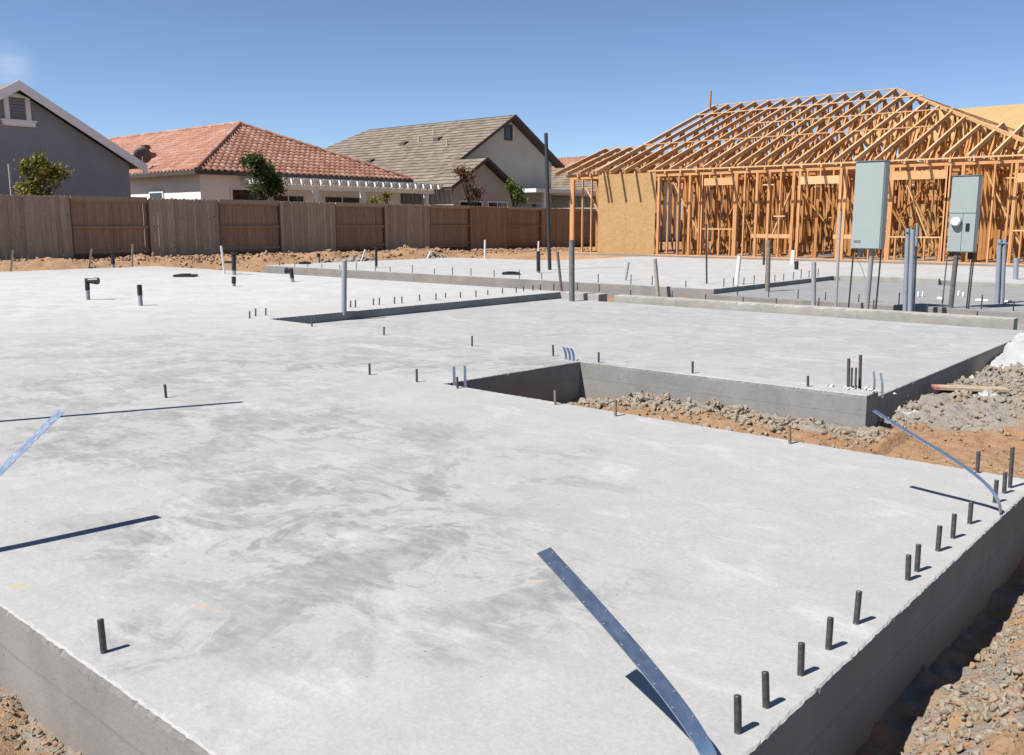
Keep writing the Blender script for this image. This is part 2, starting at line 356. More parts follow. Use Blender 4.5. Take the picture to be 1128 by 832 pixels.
# ------------------------------------------------------------ ground
def vnoise(x, y, seed=0):
    """smooth value noise on numpy arrays"""
    xi = np.floor(x).astype(np.int64); yi = np.floor(y).astype(np.int64); fx = x-xi; fy = y-yi
    fx = fx*fx*(3-2*fx); fy = fy*fy*(3-2*fy)
    def h(a, b):
        n = (a*374761393 + b*668265263 + seed*974634777) & 0xffffffff
        n = ((n ^ (n >> 13))*1274126177) & 0xffffffff
        return ((n ^ (n >> 16)) & 0xffff)/65535.0
    return (h(xi,yi)*(1-fx)+h(xi+1,yi)*fx)*(1-fy) + (h(xi,yi+1)*(1-fx)+h(xi+1,yi+1)*fx)*fy
def fbm(x, y, sc, octv=4, seed=0, gain=.5):
    r_ = np.zeros_like(x); a = 1; tot = 0
    for i in range(octv): r_ += a*vnoise(x*sc*2**i, y*sc*2**i, seed+i); tot += a; a *= gain
    return r_/tot - .5
def sst(a, b, x): t = np.clip((x-a)/(b-a), 0, 1); return t*t*(3-2*t)
EDGE_X, NEAR_Y, BACK_Y = -.81, .945, 4.55                   # near slab: right edge, near edge, rear edge
NX, WY, GX = -4.55, 6.05, -2.15                             # recess: left wall, back wall; garage corner
GARAGE_Z, STEP_X, G_END = -.11, -9.42, 12.15
L2_Y, L2_X, L2_STEP = 14.3, -21.4, -7.8                     # second lot
def slurry_f(x, y):
    a = sst(.75, .2, np.abs(x-(-1.95)-.12*np.sin(y*2.1)))*sst(6.3, 6.8, y)*sst(12.5, 11, y)     # concrete spilt along the garage edge
    a = np.maximum(a, sst(-.3, .5, x+1.1+0*y)*.0)
    b = sst(.45, .05, WY-y)*(x < GX+.1)*(x > NX-.1)                                               # along the recess wall
    c = sst(.55, .25, x-EDGE_X-.05)*(x > EDGE_X-.1)*sst(4.6, 4.0, y)*.5
    d = sst(.30, .02, NEAR_Y-y)*(y < NEAR_Y+.1)*.55
    e = sst(8.2, 9.2, y+x*.4)*(x > -2.6)*(y < 13)*.62
    return np.clip(np.maximum.reduce([a, b, c, d, e]) + 0*x, 0, 1)
def ground_h(x, y):
    x = np.asarray(x, float); y = np.asarray(y, float)
    g = np.full_like(x, -.27)
    g = g + .075*sst(6.25, 6.9, y)*sst(-2.5, -2.2, x)                                        # rises towards the far lots
    yard = -.26 + .12*np.exp(-((x+8.3)/.35)**2) + .08*np.exp(-((x+6.8)/.3)**2)
    g = np.where((y > 11.9) & (x < -2.2), g + (yard-g)*sst(11.9, 12.3, y), g)
    # ditch along the near slab's right side, loose bank outside it
    d = x-EDGE_X; near = sst(5.0, 4.2, y)
    g = g + near*(.10*sst(.10, .42, d) - .05*np.exp(-((d-.07)/.09)**2)*(d > -.2))
    # bank in front of the near face
    dn = NEAR_Y-y; g = g + .05*sst(.05, .5, dn)*(dn > 0)
    # recess floor: heap of rubble against the back wall
    rec = (x < GX+.25)*(x > NX-.1)*(y > BACK_Y-.1)*(y < WY+.1)
    g = g + rec*(.06*sst(5.0, 6.0, y)*sst(NX+.1, NX+.9, x)-.06*sst(NX+.5, NX, x))
    # left strip up to the fence
    s = sst(-22.6, -24.2, x); g = g*(1-s) + s*(-.06 + .13*sst(-23, -26.5, x) - .05*sst(24, 34, y))
    far = sst(24, 27, y); g = g*(1-far) + far*np.minimum(.0, -.03 + 0*x)*(1) 
    # lumps
    amp = .035 + .05*s*(1-far) + .015*near
    g = g + amp*fbm(x, y, 2.2, 5, 3, .55)*2 + .030*fbm(x, y, 11, 5, 9, .70)*2.4 + np.clip(slurry_f(x, y), 0, 1)*(y < 12.5)*(.05*np.clip(fbm(x, y, 9, 5, 61, .75)+.12, 0, 1) - .01)*3.0
    berm = np.exp(-((x+24.6)/.9)**2)*sst(5, 9, y)*sst(27, 22, y)
    g = g + berm*(.10 + .34*np.clip(fbm(x, y, .8, 4, 21), 0, 1)*2)
    # flat far country
    out = sst(30, 60, np.hypot(x+10, y-12)); g = g*(1-out) + out*(-.15)
    g = g + sst(-27.3, -28.5, x)*(1-out)*.06
    # never poke through the slabs
    def inside(x0, x1, y0, y1, m=.03): return (x > x0+m)*(x < x1-m)*(y > y0+m)*(y < y1-m)
    low = inside(-60, EDGE_X, NEAR_Y, BACK_Y) | (inside(-23.2, NX, NEAR_Y, G_END) | inside(NX-.2, GX, WY, G_END)) | inside(L2_X, 8, L2_Y, 26.4)
    low = low & ~((x < -23.1))
    return np.where(low, np.minimum(g, -.36), g)
def axis(segs):
    out = []
    for a, b, st in segs: out += list(np.arange(a, b-1e-6, st))
    out.append(segs[-1][1]); return np.array(out)
gx = axis([(-600,-120,60),(-120,-36,6),(-36,-28,.8),(-28,-22.4,.07),(-22.4,-5,.35),(-5,.9,.02),(.9,4,.15),(4,20,2),(20,120,20),(120,600,80)])
gy = axis([(-300,-60,40),(-60,-4,4),(-4,.2,.2),(.2,8,.02),(8,9.5,.04),(9.5,15,.07),(15,36,.14),(36,60,2),(60,200,20),(200,900,100)])
GXX, GYY = np.meshgrid(gx, gy, indexing='ij'); GZZ = ground_h(GXX, GYY)
nx_, ny_ = len(gx), len(gy)
me = bpy.data.meshes.new('ground')
vs = np.stack([GXX, GYY, GZZ], -1).reshape(-1, 3)
ii, jj = np.meshgrid(np.arange(nx_-1), np.arange(ny_-1), indexing='ij'); b_ = (ii*ny_+jj).ravel()
fs = np.stack([b_, b_+ny_, b_+ny_+1, b_+1], -1)
me.vertices.add(len(vs)); me.vertices.foreach_set('co', vs.ravel().astype(np.float32))
me.loops.add(fs.size); me.loops.foreach_set('vertex_index', fs.ravel().astype(np.int32))
me.polygons.add(len(fs)); me.polygons.foreach_set('loop_start', np.arange(0, fs.size, 4, dtype=np.int32)); me.polygons.foreach_set('loop_total', np.full(len(fs), 4, np.int32))
me.update(calc_edges=True); me.validate()
me.polygons.foreach_set('use_smooth', [True]*len(me.polygons))
for nm, val in (('slurry', slurry_f(GXX, GYY)), ('weeds', np.exp(-((GXX+26.6)/.35)**2)*np.clip(fbm(GXX, GYY, .5, 2, 40)*4, 0, 1))):
    at_ = me.attributes.new(nm, 'FLOAT', 'POINT'); at_.data.foreach_set('value', val.ravel().astype(np.float32))
me.materials.append(M['dirt'])
ground = bpy.data.objects.new('ground', me); COL.objects.link(ground); ground['kind'] = 'structure'
def gh(x, y): return float(ground_h(np.array([x]), np.array([y]))[0])

# ------------------------------------------------------------ loose stones and clods
def _ico():
    bm = bmesh.new(); bmesh.ops.create_icosphere(bm, subdivisions=2, radius=1)
    v = np.array([q.co[:] for q in bm.verts]); f = np.array([[q.index for q in p.verts] for p in bm.faces]); bm.free(); return v, f
ICO_V, ICO_F = _ico()
def scatter(name, pts, sizes, mat, parent=None):
    nv = len(ICO_V); V = []; Fc = []
    for k, ((x, y, z), s_) in enumerate(zip(pts, sizes)):
        w = ICO_V*(1 + .55*(vnoise(ICO_V[:,0]*1.6+k*3.1, ICO_V[:,1]*1.6+ICO_V[:,2]*2.3, 5)-.5)[:, None] + nr.uniform(-.11, .11, (nv, 1)))
        for _ in range(10):
            pn = nr.normal(size=3); pn /= np.linalg.norm(pn); ex = np.maximum(0, w@pn - nr.uniform(.28, .7)); w = w - ex[:, None]*pn
        w = w*nr.uniform(.8, 1.6, 3)
        q = nr.normal(size=4); q /= np.linalg.norm(q); a, b, c, d = q
        Rm = np.array([[1-2*(c*c+d*d),2*(b*c-d*a),2*(b*d+c*a)],[2*(b*c+d*a),1-2*(b*b+d*d),2*(c*d-b*a)],[2*(b*d-c*a),2*(c*d+b*a),1-2*(b*b+c*c)]])
        V.append(w@Rm.T*s_ + (x, y, z + s_*.25)); Fc.append(ICO_F + k*nv)
    V = np.concatenate(V); Fc = np.concatenate(Fc)
    m_ = bpy.data.meshes.new(name); m_.vertices.add(len(V)); m_.vertices.foreach_set('co', V.ravel().astype(np.float32))
    m_.loops.add(Fc.size); m_.loops.foreach_set('vertex_index', Fc.ravel().astype(np.int32))
    m_.polygons.add(len(Fc)); m_.polygons.foreach_set('loop_start', np.arange(0, Fc.size, 3, dtype=np.int32)); m_.polygons.foreach_set('loop_total', np.full(len(Fc), 3, np.int32))
    m_.update(calc_edges=True); m_.materials.append(mat)
    o = bpy.data.objects.new(name, m_); COL.objects.link(o); return o
def spread(n, fx, fy, smin, smax, power=2.2):
    x = fx(n); y = fy(n); z = ground_h(x, y); s_ = smin + (smax-smin)*nr.uniform(0, 1, n)**power
    return list(zip(x, y, z)), s_
def clumpy(p, z, sc=3.0, k=2.2):
    p = np.array(p); d = np.clip(.5+k*fbm(p[:,0], p[:,1], sc, 3, 77), .06, 1); keep = (nr.uniform(0, 1, len(p)) < d) & (p[:,2] > -.355) & (p[:,0] > -26.8)
    return [tuple(q) for q in p[keep]], list(np.array(z)[keep])
P, Z = [], []
for (n, fx, fy, a, b) in (
        (4200, lambda n: nr.uniform(NX+.15, GX+.2, n), lambda n: WY-.03-np.abs(nr.normal(0, .2, n)), .004, .030),
        (7500, lambda n: EDGE_X+.10+np.abs(nr.normal(0, .34, n)), lambda n: nr.uniform(1.2, 4.5, n), .003, .017),
        (700, lambda n: nr.uniform(-4.2, -1.9, n), lambda n: NEAR_Y-.01-np.abs(nr.normal(0, .07, n)), .002, .012),
        (6500, lambda n: GX-.12+np.abs(nr.normal(0, .45, n)), lambda n: nr.uniform(6.4, 11.6, n), .004, .026),
        (1800, lambda n: nr.uniform(-2.1, 0.4, n), lambda n: nr.uniform(4.7, 12, n), .003, .016)):
    p_, s_ = spread(n, fx, fy, a, b, 3.2); P += p_; Z += list(s_)
P, Z = clumpy(P, Z)
tag(scatter('gravel', P, Z, M['stone']), 'loose grey concrete crumbs and stones along the slab footings', 'gravel', kind='stuff')
P, Z = [], []
for (n, fx, fy, a, b) in (
        (4500, lambda n: nr.uniform(-4.2, -1.7, n), lambda n: nr.uniform(.3, .93, n), .002, .011),
        (1500, lambda n: EDGE_X+.12+np.abs(nr.normal(.3, .35, n)), lambda n: nr.uniform(1.2, 4.6, n), .003, .013),
        (4500, lambda n: nr.uniform(-2.1, 1.2, n), lambda n: nr.uniform(4.6, 8.5, n), .003, .017),
        (700, lambda n: nr.uniform(-4.3, GX, n), lambda n: nr.uniform(4.6, 5.7, n), .004, .018),
        (9000, lambda n: -24.7+nr.normal(0, .9, n), lambda n: nr.uniform(7, 33, n), .01, .075)):
    p_, s_ = spread(n, fx, fy, a, b, 3.2); P += p_; Z += list(s_)
P, Z = clumpy(P, Z, 1.5)
tag(scatter('dirt_clods', P, Z, M['clod']), 'loose orange dirt clods lying on the bare ground', 'dirt', kind='stuff')
p0 = at(395, 287); 
def rubble(name, px, n, sp, label):
    c = at(*px, .05); x = c.x + nr.normal(0, sp, n); y = c.y + nr.normal(0, sp, n)
    z = ground_h(x, y) + np.maximum(0, .42*np.exp(-((x-c.x)**2+(y-c.y)**2)/(2*sp*sp)) - .03)*nr.uniform(.3, 1, n)
    tag(scatter(name, list(zip(x, y, z)), .03+.10*nr.uniform(0, 1, n)**2, M['stone']), label, 'rubble', kind='stuff')
rubble('rubble_heap', (394, 284), 260, .42, 'grey rubble heap by the fence with a leaning white stake')
rubble('rubble_heap', (478, 282), 160, .32, 'smaller grey rubble heap by the fence, farther right')

# ------------------------------------------------------------ slabs
def slab(name, poly, zt, zb, mtop, mside, label, cat='concrete slab', dens=.12, jit=.003, kind=None, lip=.005):
    """polygon extruded down; edge broken into short pieces with a rough, slightly rounded arris"""
    pts = []
    n = len(poly)
    for i in range(n):
        a = Vector(poly[i]); b = Vector(poly[(i+1) % n]); L = (b-a).length; k = max(1, min(1400, int(L/dens)))
        nrm = Vector(((b-a).y, -(b-a).x)).normalized()
        for j in range(k):
            q = a.lerp(b, j/k)
            o = 0 if j == 0 else (rnd.gauss(0, jit*.4) - (rnd.random() < .07)*rnd.uniform(0, 2.5*jit))
            pts.append((q + nrm*o, nrm, a.lerp(b, j/k)))
    bm = bmesh.new(); m = len(pts)
    inner = []; top = []; mid = []; bot = []; q_ = None
    for i, (p, nrm, q) in enumerate(pts):
        pn = pts[i-1][1]; av = (nrm+pn) if q == p else nrm
        av = av.normalized()
        inner.append(bm.verts.new((*(p - av*lip*rnd.uniform(.5, 2.2)), zt))); top.append(bm.verts.new((*p, zt-lip*rnd.uniform(.6, 1.0))))
        mid.append(bm.verts.new((*(q + av*.002), zt-lip-.016-abs(rnd.gauss(0, .004))))); bot.append(bm.verts.new((*(q+av*.006), zb)))
    area = sum(poly[i][0]*poly[(i+1)%n][1]-poly[(i+1)%n][0]*poly[i][1] for i in range(n))
    from mathutils.geometry import delaunay_2d_cdt
    cv, _, cf, ov, _, _ = delaunay_2d_cdt([Vector(v.co[:2]) for v in inner], [(i, (i+1) % m) for i in range(m)], [list(range(m))], 1, 1e-7)
    vm = [inner[o_[0]] if o_ else bm.verts.new((*c_, zt)) for c_, o_ in zip(cv, ov)]
    for tri in cf:
        try: bm.faces.new([vm[q_] for q_ in tri]).material_index = 0
        except ValueError: pass
    for i in range(m):
        j = (i+1) % m
        g = bm.faces.new((inner[j], inner[i], top[i], top[j])); g.material_index = 0; g.smooth = False
        g = bm.faces.new((top[j], top[i], mid[i], mid[j])); g.material_index = 1
        g = bm.faces.new((mid[j], mid[i], bot[i], bot[j])); g.material_index = 1
    bmesh.ops.recalc_face_normals(bm, faces=bm.faces)
    me = bpy.data.meshes.new(name); bm.to_mesh(me); bm.free(); me.materials.append(mtop); me.materials.append(mside)
    o = bpy.data.objects.new(name, me); COL.objects.link(o); tag(o, label, cat)
    return o
# counter-clockwise outlines
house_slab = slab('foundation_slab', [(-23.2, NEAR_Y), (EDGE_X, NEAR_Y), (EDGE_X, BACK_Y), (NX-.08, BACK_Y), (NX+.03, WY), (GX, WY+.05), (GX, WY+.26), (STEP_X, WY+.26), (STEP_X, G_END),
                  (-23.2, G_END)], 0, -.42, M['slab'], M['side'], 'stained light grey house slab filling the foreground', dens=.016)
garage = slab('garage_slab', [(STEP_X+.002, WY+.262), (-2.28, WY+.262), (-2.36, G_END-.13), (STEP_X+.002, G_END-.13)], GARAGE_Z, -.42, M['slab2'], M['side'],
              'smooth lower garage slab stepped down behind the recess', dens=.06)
curbA = slab('garage_curb', [(-8.35, G_END-.08), (-2.62, G_END+.07), (-2.62, G_END+.27), (-8.35, G_END+.12)], .0, -.4, M['curb'], M['curb'],
             'long low tan concrete curb along the garage slab rear', 'curb', .05, .006)
curbB = slab('garage_curb', [(STEP_X+.004, G_END-.12), (-8.62, G_END-.14), (-8.62, G_END+.1), (STEP_X+.004, G_END+.1)], .0, -.4, M['curb'], M['curb'],
             'short curb stub at the far garage corner beside the thick grey post', 'curb', .05, .006)
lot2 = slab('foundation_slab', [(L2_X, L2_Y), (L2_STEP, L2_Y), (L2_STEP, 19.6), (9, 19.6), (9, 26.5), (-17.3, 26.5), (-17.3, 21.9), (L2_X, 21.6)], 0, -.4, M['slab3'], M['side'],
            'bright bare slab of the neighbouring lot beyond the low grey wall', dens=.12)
lot2g = slab('garage_slab', [(L2_STEP+.003, L2_Y-.05), (6, L2_Y-.05), (6, 19.45), (L2_STEP+.003, 19.45)], -.09, -.4, M['slab_dark'], M['side'],
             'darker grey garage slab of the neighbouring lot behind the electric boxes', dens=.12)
curbC = slab('garage_curb', [(-7.6, 19.47), (-5.6, 19.47), (-5.6, 19.58), (-7.6, 19.58)], .03, -.4, M['curb'], M['curb'], 'short far curb left of the meter box post on the next lot', 'curb', .1)
curbD = slab('garage_curb', [(-5.35, 19.47), (5, 19.47), (5, 19.58), (-5.35, 19.58)], .0, -.4, M['curb'], M['curb'], 'far tan curb running right behind the meter box', 'curb', .1)

# ------------------------------------------------------------ fence
def fence():
    X = -27.0
    t = thing('wooden_fence', 'brown board fence with alternating front and recessed bays along the lot', 'fence', (X, 20, 0))
    ys = [9.2-2.4*4+2.4*k for k in range(15)]
    ys = [11.62 + 2.37*k for k in range(-6, 14)]
    zt = lambda y: 1.90 - .004*(y-10); zb = lambda y: .09 - .006*(y-10)
    for k in range(len(ys)-1):
        y0, y1 = ys[k], ys[k+1]; front = (k-6) % 2 == 1
        red = min(1, max(0, (y0-14)/8)); mb = MB()
        nb = 17; w = (y1-y0)/nb
        xf = X+.045 if front else X-.045
        for j in range(nb):
            a = y0+j*w+.004; b = a+w-.008+rnd.uniform(-.003, .003); h = zt(a)+rnd.uniform(-.012, .012); z0 = zb(a)+rnd.uniform(-.01, .03)+.03; e = .028
            dx = rnd.uniform(-.004, .004)
            mb.prism([(xf+dx, a, z0), (xf+dx, b, z0), (xf+dx, b, h-e), (xf+dx, b-e, h), (xf+dx, a+e, h), (xf+dx, a, h-e)], (.018, 0, 0))
        mat = M['fence_grey'] if front and y0 < 20 else (M['fence_red'] if not front or y0 > 24 else M['fence_grey'])
        mb.build('board_panel', mat, t)
        xr = X
        for z in ((.30, 1.0, 1.74)):
            rb = MB(); rb.box(X-.022, X+.040 if not front else X+.02, y0+.05, y1-.05, z-.04, z+.04)
            rb.build('rail', M['fence_red'], t)
        if not front:
            MB().box(X+.0, X+.045, y0+.05, y1-.02, zt(y0)-.12, zt(y0)+.01).build('cap_board', M['fence_grey'], t)
            MB().box(X-.02, X+.03, y0+.05, y1-.05, zb(y0)-.03, zb(y0)+.14).build('kickboard', M['fence_post'], t)
        MB().box(X-.045, X+.043, y0-.045, y0+.045, -.2, zt(y0)-.06).build('post', M['fence_post'], t)
fence()

# ------------------------------------------------------------ roofs
def tile_roof(t, name, e0, e1, r0, r1, mat, width=.30, course=.40, amp=.045, barrel=True, lift=.03):
    """a roof plane between eave e0-e1 and top r0-r1 laid in courses, every tile an island of its own"""
    e0, e1, r0, r1 = map(Vector, (e0, e1, r0, r1))
    nrm = (e1-e0).cross(((r0+r1)-(e0+e1))*.5).normalized()
    if nrm.z < 0: nrm = -nrm
    along = (e1-e0).normalized(); H_ = (((r0+r1)-(e0+e1))*.5); up_ = (H_-along*H_.dot(along)); n = max(1, round(up_.length/course))
    V = []; Fc = []; seg = 6 if barrel else 1
    ref = e0
    for c in range(n):
        a0, a1 = e0.lerp(r0, c/n), e1.lerp(r1, c/n); b0, b1 = e0.lerp(r0, min(1, (c+1.12)/n)), e1.lerp(r1, min(1, (c+1.12)/n))
        lo, hi = min((a0-ref).dot(along), (b0-ref).dot(along)), max((a1-ref).dot(along), (b1-ref).dot(along))
        base = a0 - along*(a0-ref).dot(along); d = up_.normalized()*(up_.length/n*1.12)
        k0, k1 = math.floor(lo/width), math.ceil(hi/width); sh = (0 if barrel else (c % 2)*.5)
        for k in range(k0-1, k1+1):
            x0 = (k+sh)*width; o = len(V); ok = False
            for s_ in range(seg+1):
                f = s_/seg; x = x0+f*width*(1 if barrel else .985)
                hgt = amp*(math.sin(2*math.pi*f-.6)) if barrel else rnd.uniform(-.003, .003)
                xa = min(max(x, (a0-ref).dot(along)), (a1-ref).dot(along)); xb = min(max(x, (b0-ref).dot(along)), (b1-ref).dot(along))
                if abs(xa-x) < 1e-6 or abs(xb-x) < 1e-6: ok = True
                pa = base+along*xa+nrm*(hgt+lift+.012); pb = base+along*xb+d+nrm*(hgt+.006)
                V += [pa-nrm*.028 if False else pa, pb, pa-nrm*.03]
            if not ok: del V[o:]; continue
            for s_ in range(seg):
                q = o+s_*3; Fc += [(q, q+3, q+4, q+1), (q+2, q+5, q+3, q)]
    mb = MB(); mb.v = [tuple(p) for p in V]; mb.f = Fc; mb.smooth = [barrel]*len(Fc)
    o = world_loc(t); me = bpy.data.meshes.new(name); me.from_pydata([tuple(Vector(p)-o) for p in mb.v], [], mb.f)
    me.materials.append(mat); me.polygons.foreach_set('use_smooth', mb.smooth)
    bm = bmesh.new(); bm.from_mesh(me)
    for f in bm.faces:
        f.normal_update()
    bm.to_mesh(me); bm.free()
    ob = bpy.data.objects.new(name, me); COL.objects.link(ob); ob.parent = t; return ob
def ridge_tiles(mb, p, q, r=.10, L=.40):
    p, q = Vector(p), Vector(q); n = int((q-p).length/L); d = (q-p)/n
    for i in range(n): mb.tube([p+d*i+Vector((0,0,.05)), p+d*(i+1.08)+Vector((0,0,.03))], [r*1.08, r*.9], 10)
def window(t, x, y0, y1, z0, z1, trim, face='x', frame=.09, name='window', sub=1):
    """window in a wall facing +X (face x): frame and pane"""
    fr = MB()
    fr.box(x-.02, x+.05, y0-frame, y0, z0-frame, z1+frame); fr.box(x-.02, x+.05, y1, y1+frame, z0-frame, z1+frame)
    fr.box(x-.02, x+.048, y0, y1, z1, z1+frame); fr.box(x-.02, x+.07, y0, y1, z0-frame, z0)
    for k in range(1, sub): yy = y0+(y1-y0)*k/sub; fr.box(x-.02, x+.03, yy-.025, yy+.025, z0, z1)
    w = fr.build(name, trim, t); MB().box(x+.004, x+.012, y0, y1, z0, z1).build('pane', M['glass'], w)
    return w

# ------------------------------------------------------------ house 1: grey gable wall at the left
def house_one():
    X, ya, za, sl = -32.0, 12.35, 5.5, .60; half = 3.63; zb = za-.14
    t = thing('house', 'grey stucco house with pale gable fascia behind the fence at left', 'house', (X, ya, 0))
    f = lambda y: zb - sl*abs(y-ya)
    MB().prism([(X, ya-half, 0), (X, ya+half, 0), (X, ya+half, f(ya+half)), (X, ya, zb), (X, ya-half, f(ya-half))], (-11, 0, 0)).build('wall', M['stucco_grey'], t)
    for s in (-1, 1):
        r_ = MB(); h2 = half+.45
        r_.prism([(X+.40, ya, za+.0), (X+.40, ya+s*h2, za-sl*h2), (X+.40, ya+s*h2, za-sl*h2+.09), (X+.40, ya, za+.09)], (-11.8, 0, 0)).build('roof', M['shingle'], t)
        fb = MB(); fb.prism([(X+.40, ya+s*.0, za+.11), (X+.40, ya+s*(h2+.02), za+.11-sl*h2), (X+.40, ya+s*(h2+.02), za-.20-sl*h2), (X+.40, ya, za-.20)], (.045, 0, 0)).build('fascia', M['trim_grey'], t)
    # soffit shadow board
    # gable vent
    v = MB(); y, z = ya+.02, 4.38
    v.box(X, X+.09, y-.40, y-.25, z, z+.72); v.box(X, X+.09, y+.25, y+.40, z, z+.72); v.prism([(X, y-.43, z+.722), (X, y+.43, z+.722), (X, y, z+.86)], (.092, 0, 0)); v.box(X, X+.13, y-.5, y+.5, z-.17, z-.002); v.box(X, X+.16, y-.55, y+.55, z-.03, z+.03)
    vv = v.build('gable_vent', M['trim_grey'], t)
    l = MB()
    for k in range(7): l.bar((X+.03, y-.25, z+.06+k*.1), (X+.03, y+.25, z+.06+k*.1), .05, .06, (1, 0, 1))
    l.build('louvre', M['stucco_grey'], vv)
    MB().tube([(X-2, 13.7, 4.6), (X-2, 13.7, 5.25)], .04).build('vent_pipe', M['abs'], t)
house_one()

# ------------------------------------------------------------ house 2: red tile hip roof
def house_two():
    X0, y0, y1, ze = -34.0, 19.75, 31.5, 3.22; ym = (y0+y1)/2; sl = 2.62/(ym-y0); run = ym-y0; xa = X0-run; za = ze+2.62; xb = -56
    t = thing('house', 'white stucco house with red barrel tile hip roof and satellite dish', 'house', (X0, ym, 0))
    MB().box(xb+.5, X0-.45, y0+.40, y1-.45, 0, ze-.05).build('wall', M['stucco_white'], t)
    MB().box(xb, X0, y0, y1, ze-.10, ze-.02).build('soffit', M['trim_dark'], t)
    a = tile_roof(t, 'roof', (X0, y0, ze), (X0, y1, ze), (xa, ym, za), (xa, ym, za), M['tile_red'])
    b = tile_roof(t, 'roof', (xb, y0, ze), (X0, y0, ze), (xb, ym, za), (xa, ym, za), M['tile_red'])
    tile_roof(t, 'roof', (X0, y1, ze), (xb, y1, ze), (xa, ym, za), (xb, ym, za), M['tile_red'], amp=.03)
    rd = MB(); ridge_tiles(rd, (xa, ym, za), (X0, y0, ze)); ridge_tiles(rd, (xa, ym, za), (X0, y1, ze)); ridge_tiles(rd, (xb, ym, za), (xa, ym, za))
    rd.build('ridge_tiles', M['tile_red'], t)
    MB().prism([(X0-.02, y0, ze), (X0-.02, y1, ze), (xa, ym, za-.02)], (0, 0, -.05)).build('roof_deck', M['trim_dark'], t)
    g = MB(); g.box(X0+.0, X0+.03, y0, y1, ze-.16, ze+.0); g.box(xb, X0, y0-.03, y0-.002, ze-.16, ze); g.build('fascia', M['trim_dark'], t)
    window(t, X0-.45, 21.6, 22.8, 1.2, 2.5, M['white']); window(t, X0-.45, 23.6, 25.2, .9, 2.3, M['white'], sub=2)
    window(t, X0-.45, 26.4, 28.4, .2, 2.3, M['white'], sub=2, name='patio_door'); 
    w = MB(); yy = y0+.40
    w.box(X0-4.6, X0-3.4, yy-.05, yy+.02, 1.5, 2.5); MB_ = w.build('window', M['white'], t); MB().box(X0-4.5, X0-3.5, yy-.07, yy-.052, 1.6, 2.4).build('pane', M['glass'], MB_)
    for (px, py, vx) in ((174,156,-44),(184,170,-41)):
        zz = lambda y: ze+sl*(y-y0)
        y = 22.9 if vx == -44 else 21.6
        MB().box(vx-.15, vx+.15, y-.15, y+.15, zz(y), zz(y)+.28).build('roof_vent', M['tile_red'] if vx == -41 else M['trim_dark'], t)
    # satellite dish on the eave
    c = aty(157, 172, 19.9); dsh = MB(); n = 20
    nr_ = Vector((-.75, .45, .45)).normalized(); a_ = nr_.orthogonal().normalized(); b2 = nr_.cross(a_)
    rings = [[c + (a_*math.cos(2*math.pi*k/n)+b2*math.sin(2*math.pi*k/n))*r_*.38 + nr_*(.10*r_*r_) for k in range(n)] for r_ in (.05, .35, .7, 1)]
    back = [[p - nr_*.02 for p in r_] for r_ in rings]
    vs = [p for r_ in rings for p in r_]+[p for r_ in back for p in r_]; fs = []
    for i in range(3):
        for k in range(n):
            fs.append((i*n+k, i*n+(k+1)%n, (i+1)*n+(k+1)%n, (i+1)*n+k)); fs.append((4*n+i*n+k, 4*n+(i+1)*n+k, 4*n+(i+1)*n+(k+1)%n, 4*n+i*n+(k+1)%n))
    for k in range(n): fs.append((3*n+k, 3*n+(k+1)%n, 7*n+(k+1)%n, 7*n+k))
    fs += [tuple(range(n))[::-1], tuple(range(4*n, 5*n))]
    d = thing('satellite_dish', 'small dark satellite dish on the red roof eave', 'satellite dish', c-Vector((0, 0, .6)))
    dsh.add(vs, fs, True).build('reflector', plain('dish_shaded_grey', (.20,.17,.16), .6), d)  # reflector colour darkened to stand in for shade on its back
    MB().tube([c-nr_*.02, c-nr_*.2-Vector((0,0,.2)), c-nr_*.2-Vector((0,0,.62))], .03).build('mast', M['post_grey'], d)
    MB().tube([c-Vector((0,0,.36)), c+nr_*.42-Vector((0,0,.12))], .018).tube([c+nr_*.40-Vector((0,0,.12)), c+nr_*.5-Vector((0,0,.10))], .04).build('feed_arm', M['post_grey'], d)
    # white lattice patio cover, a thing of its own
    p = thing('patio_cover', 'white slatted patio cover along the red roofed house', 'pergola', (-32, 26.5, 0))
    for y in (24.07, 26.63, 30.5): MB().box(-32.1, -31.95, y-.1, y+.1, 0, 2.48).build('post', M['white'], p)
    MB().box(-32.09, -31.96, 22.0, 31.0, 2.48, 2.68).build('beam', M['white'], p)
    for k in range(19):
        y = 22.05+k*.49
        MB().prism([(-34.5, y, 2.69), (-31.55, y, 2.69), (-31.4, y, 2.80), (-31.4, y, 2.9), (-34.5, y, 2.9)], (0, .13, 0)).build('rafter', M['white'], p)
    MB().box(-31.80, -31.76, 21.98, 31.05, 2.69, 2.895).build('fascia', M['white'], p)
    l = MB()
    for k in range(14): l.box(-34.4+k*.22, -34.3+k*.22, 21.95, 31.1, 2.902, 2.94)
    l.build('lattice', M['white'], p)
house_two()

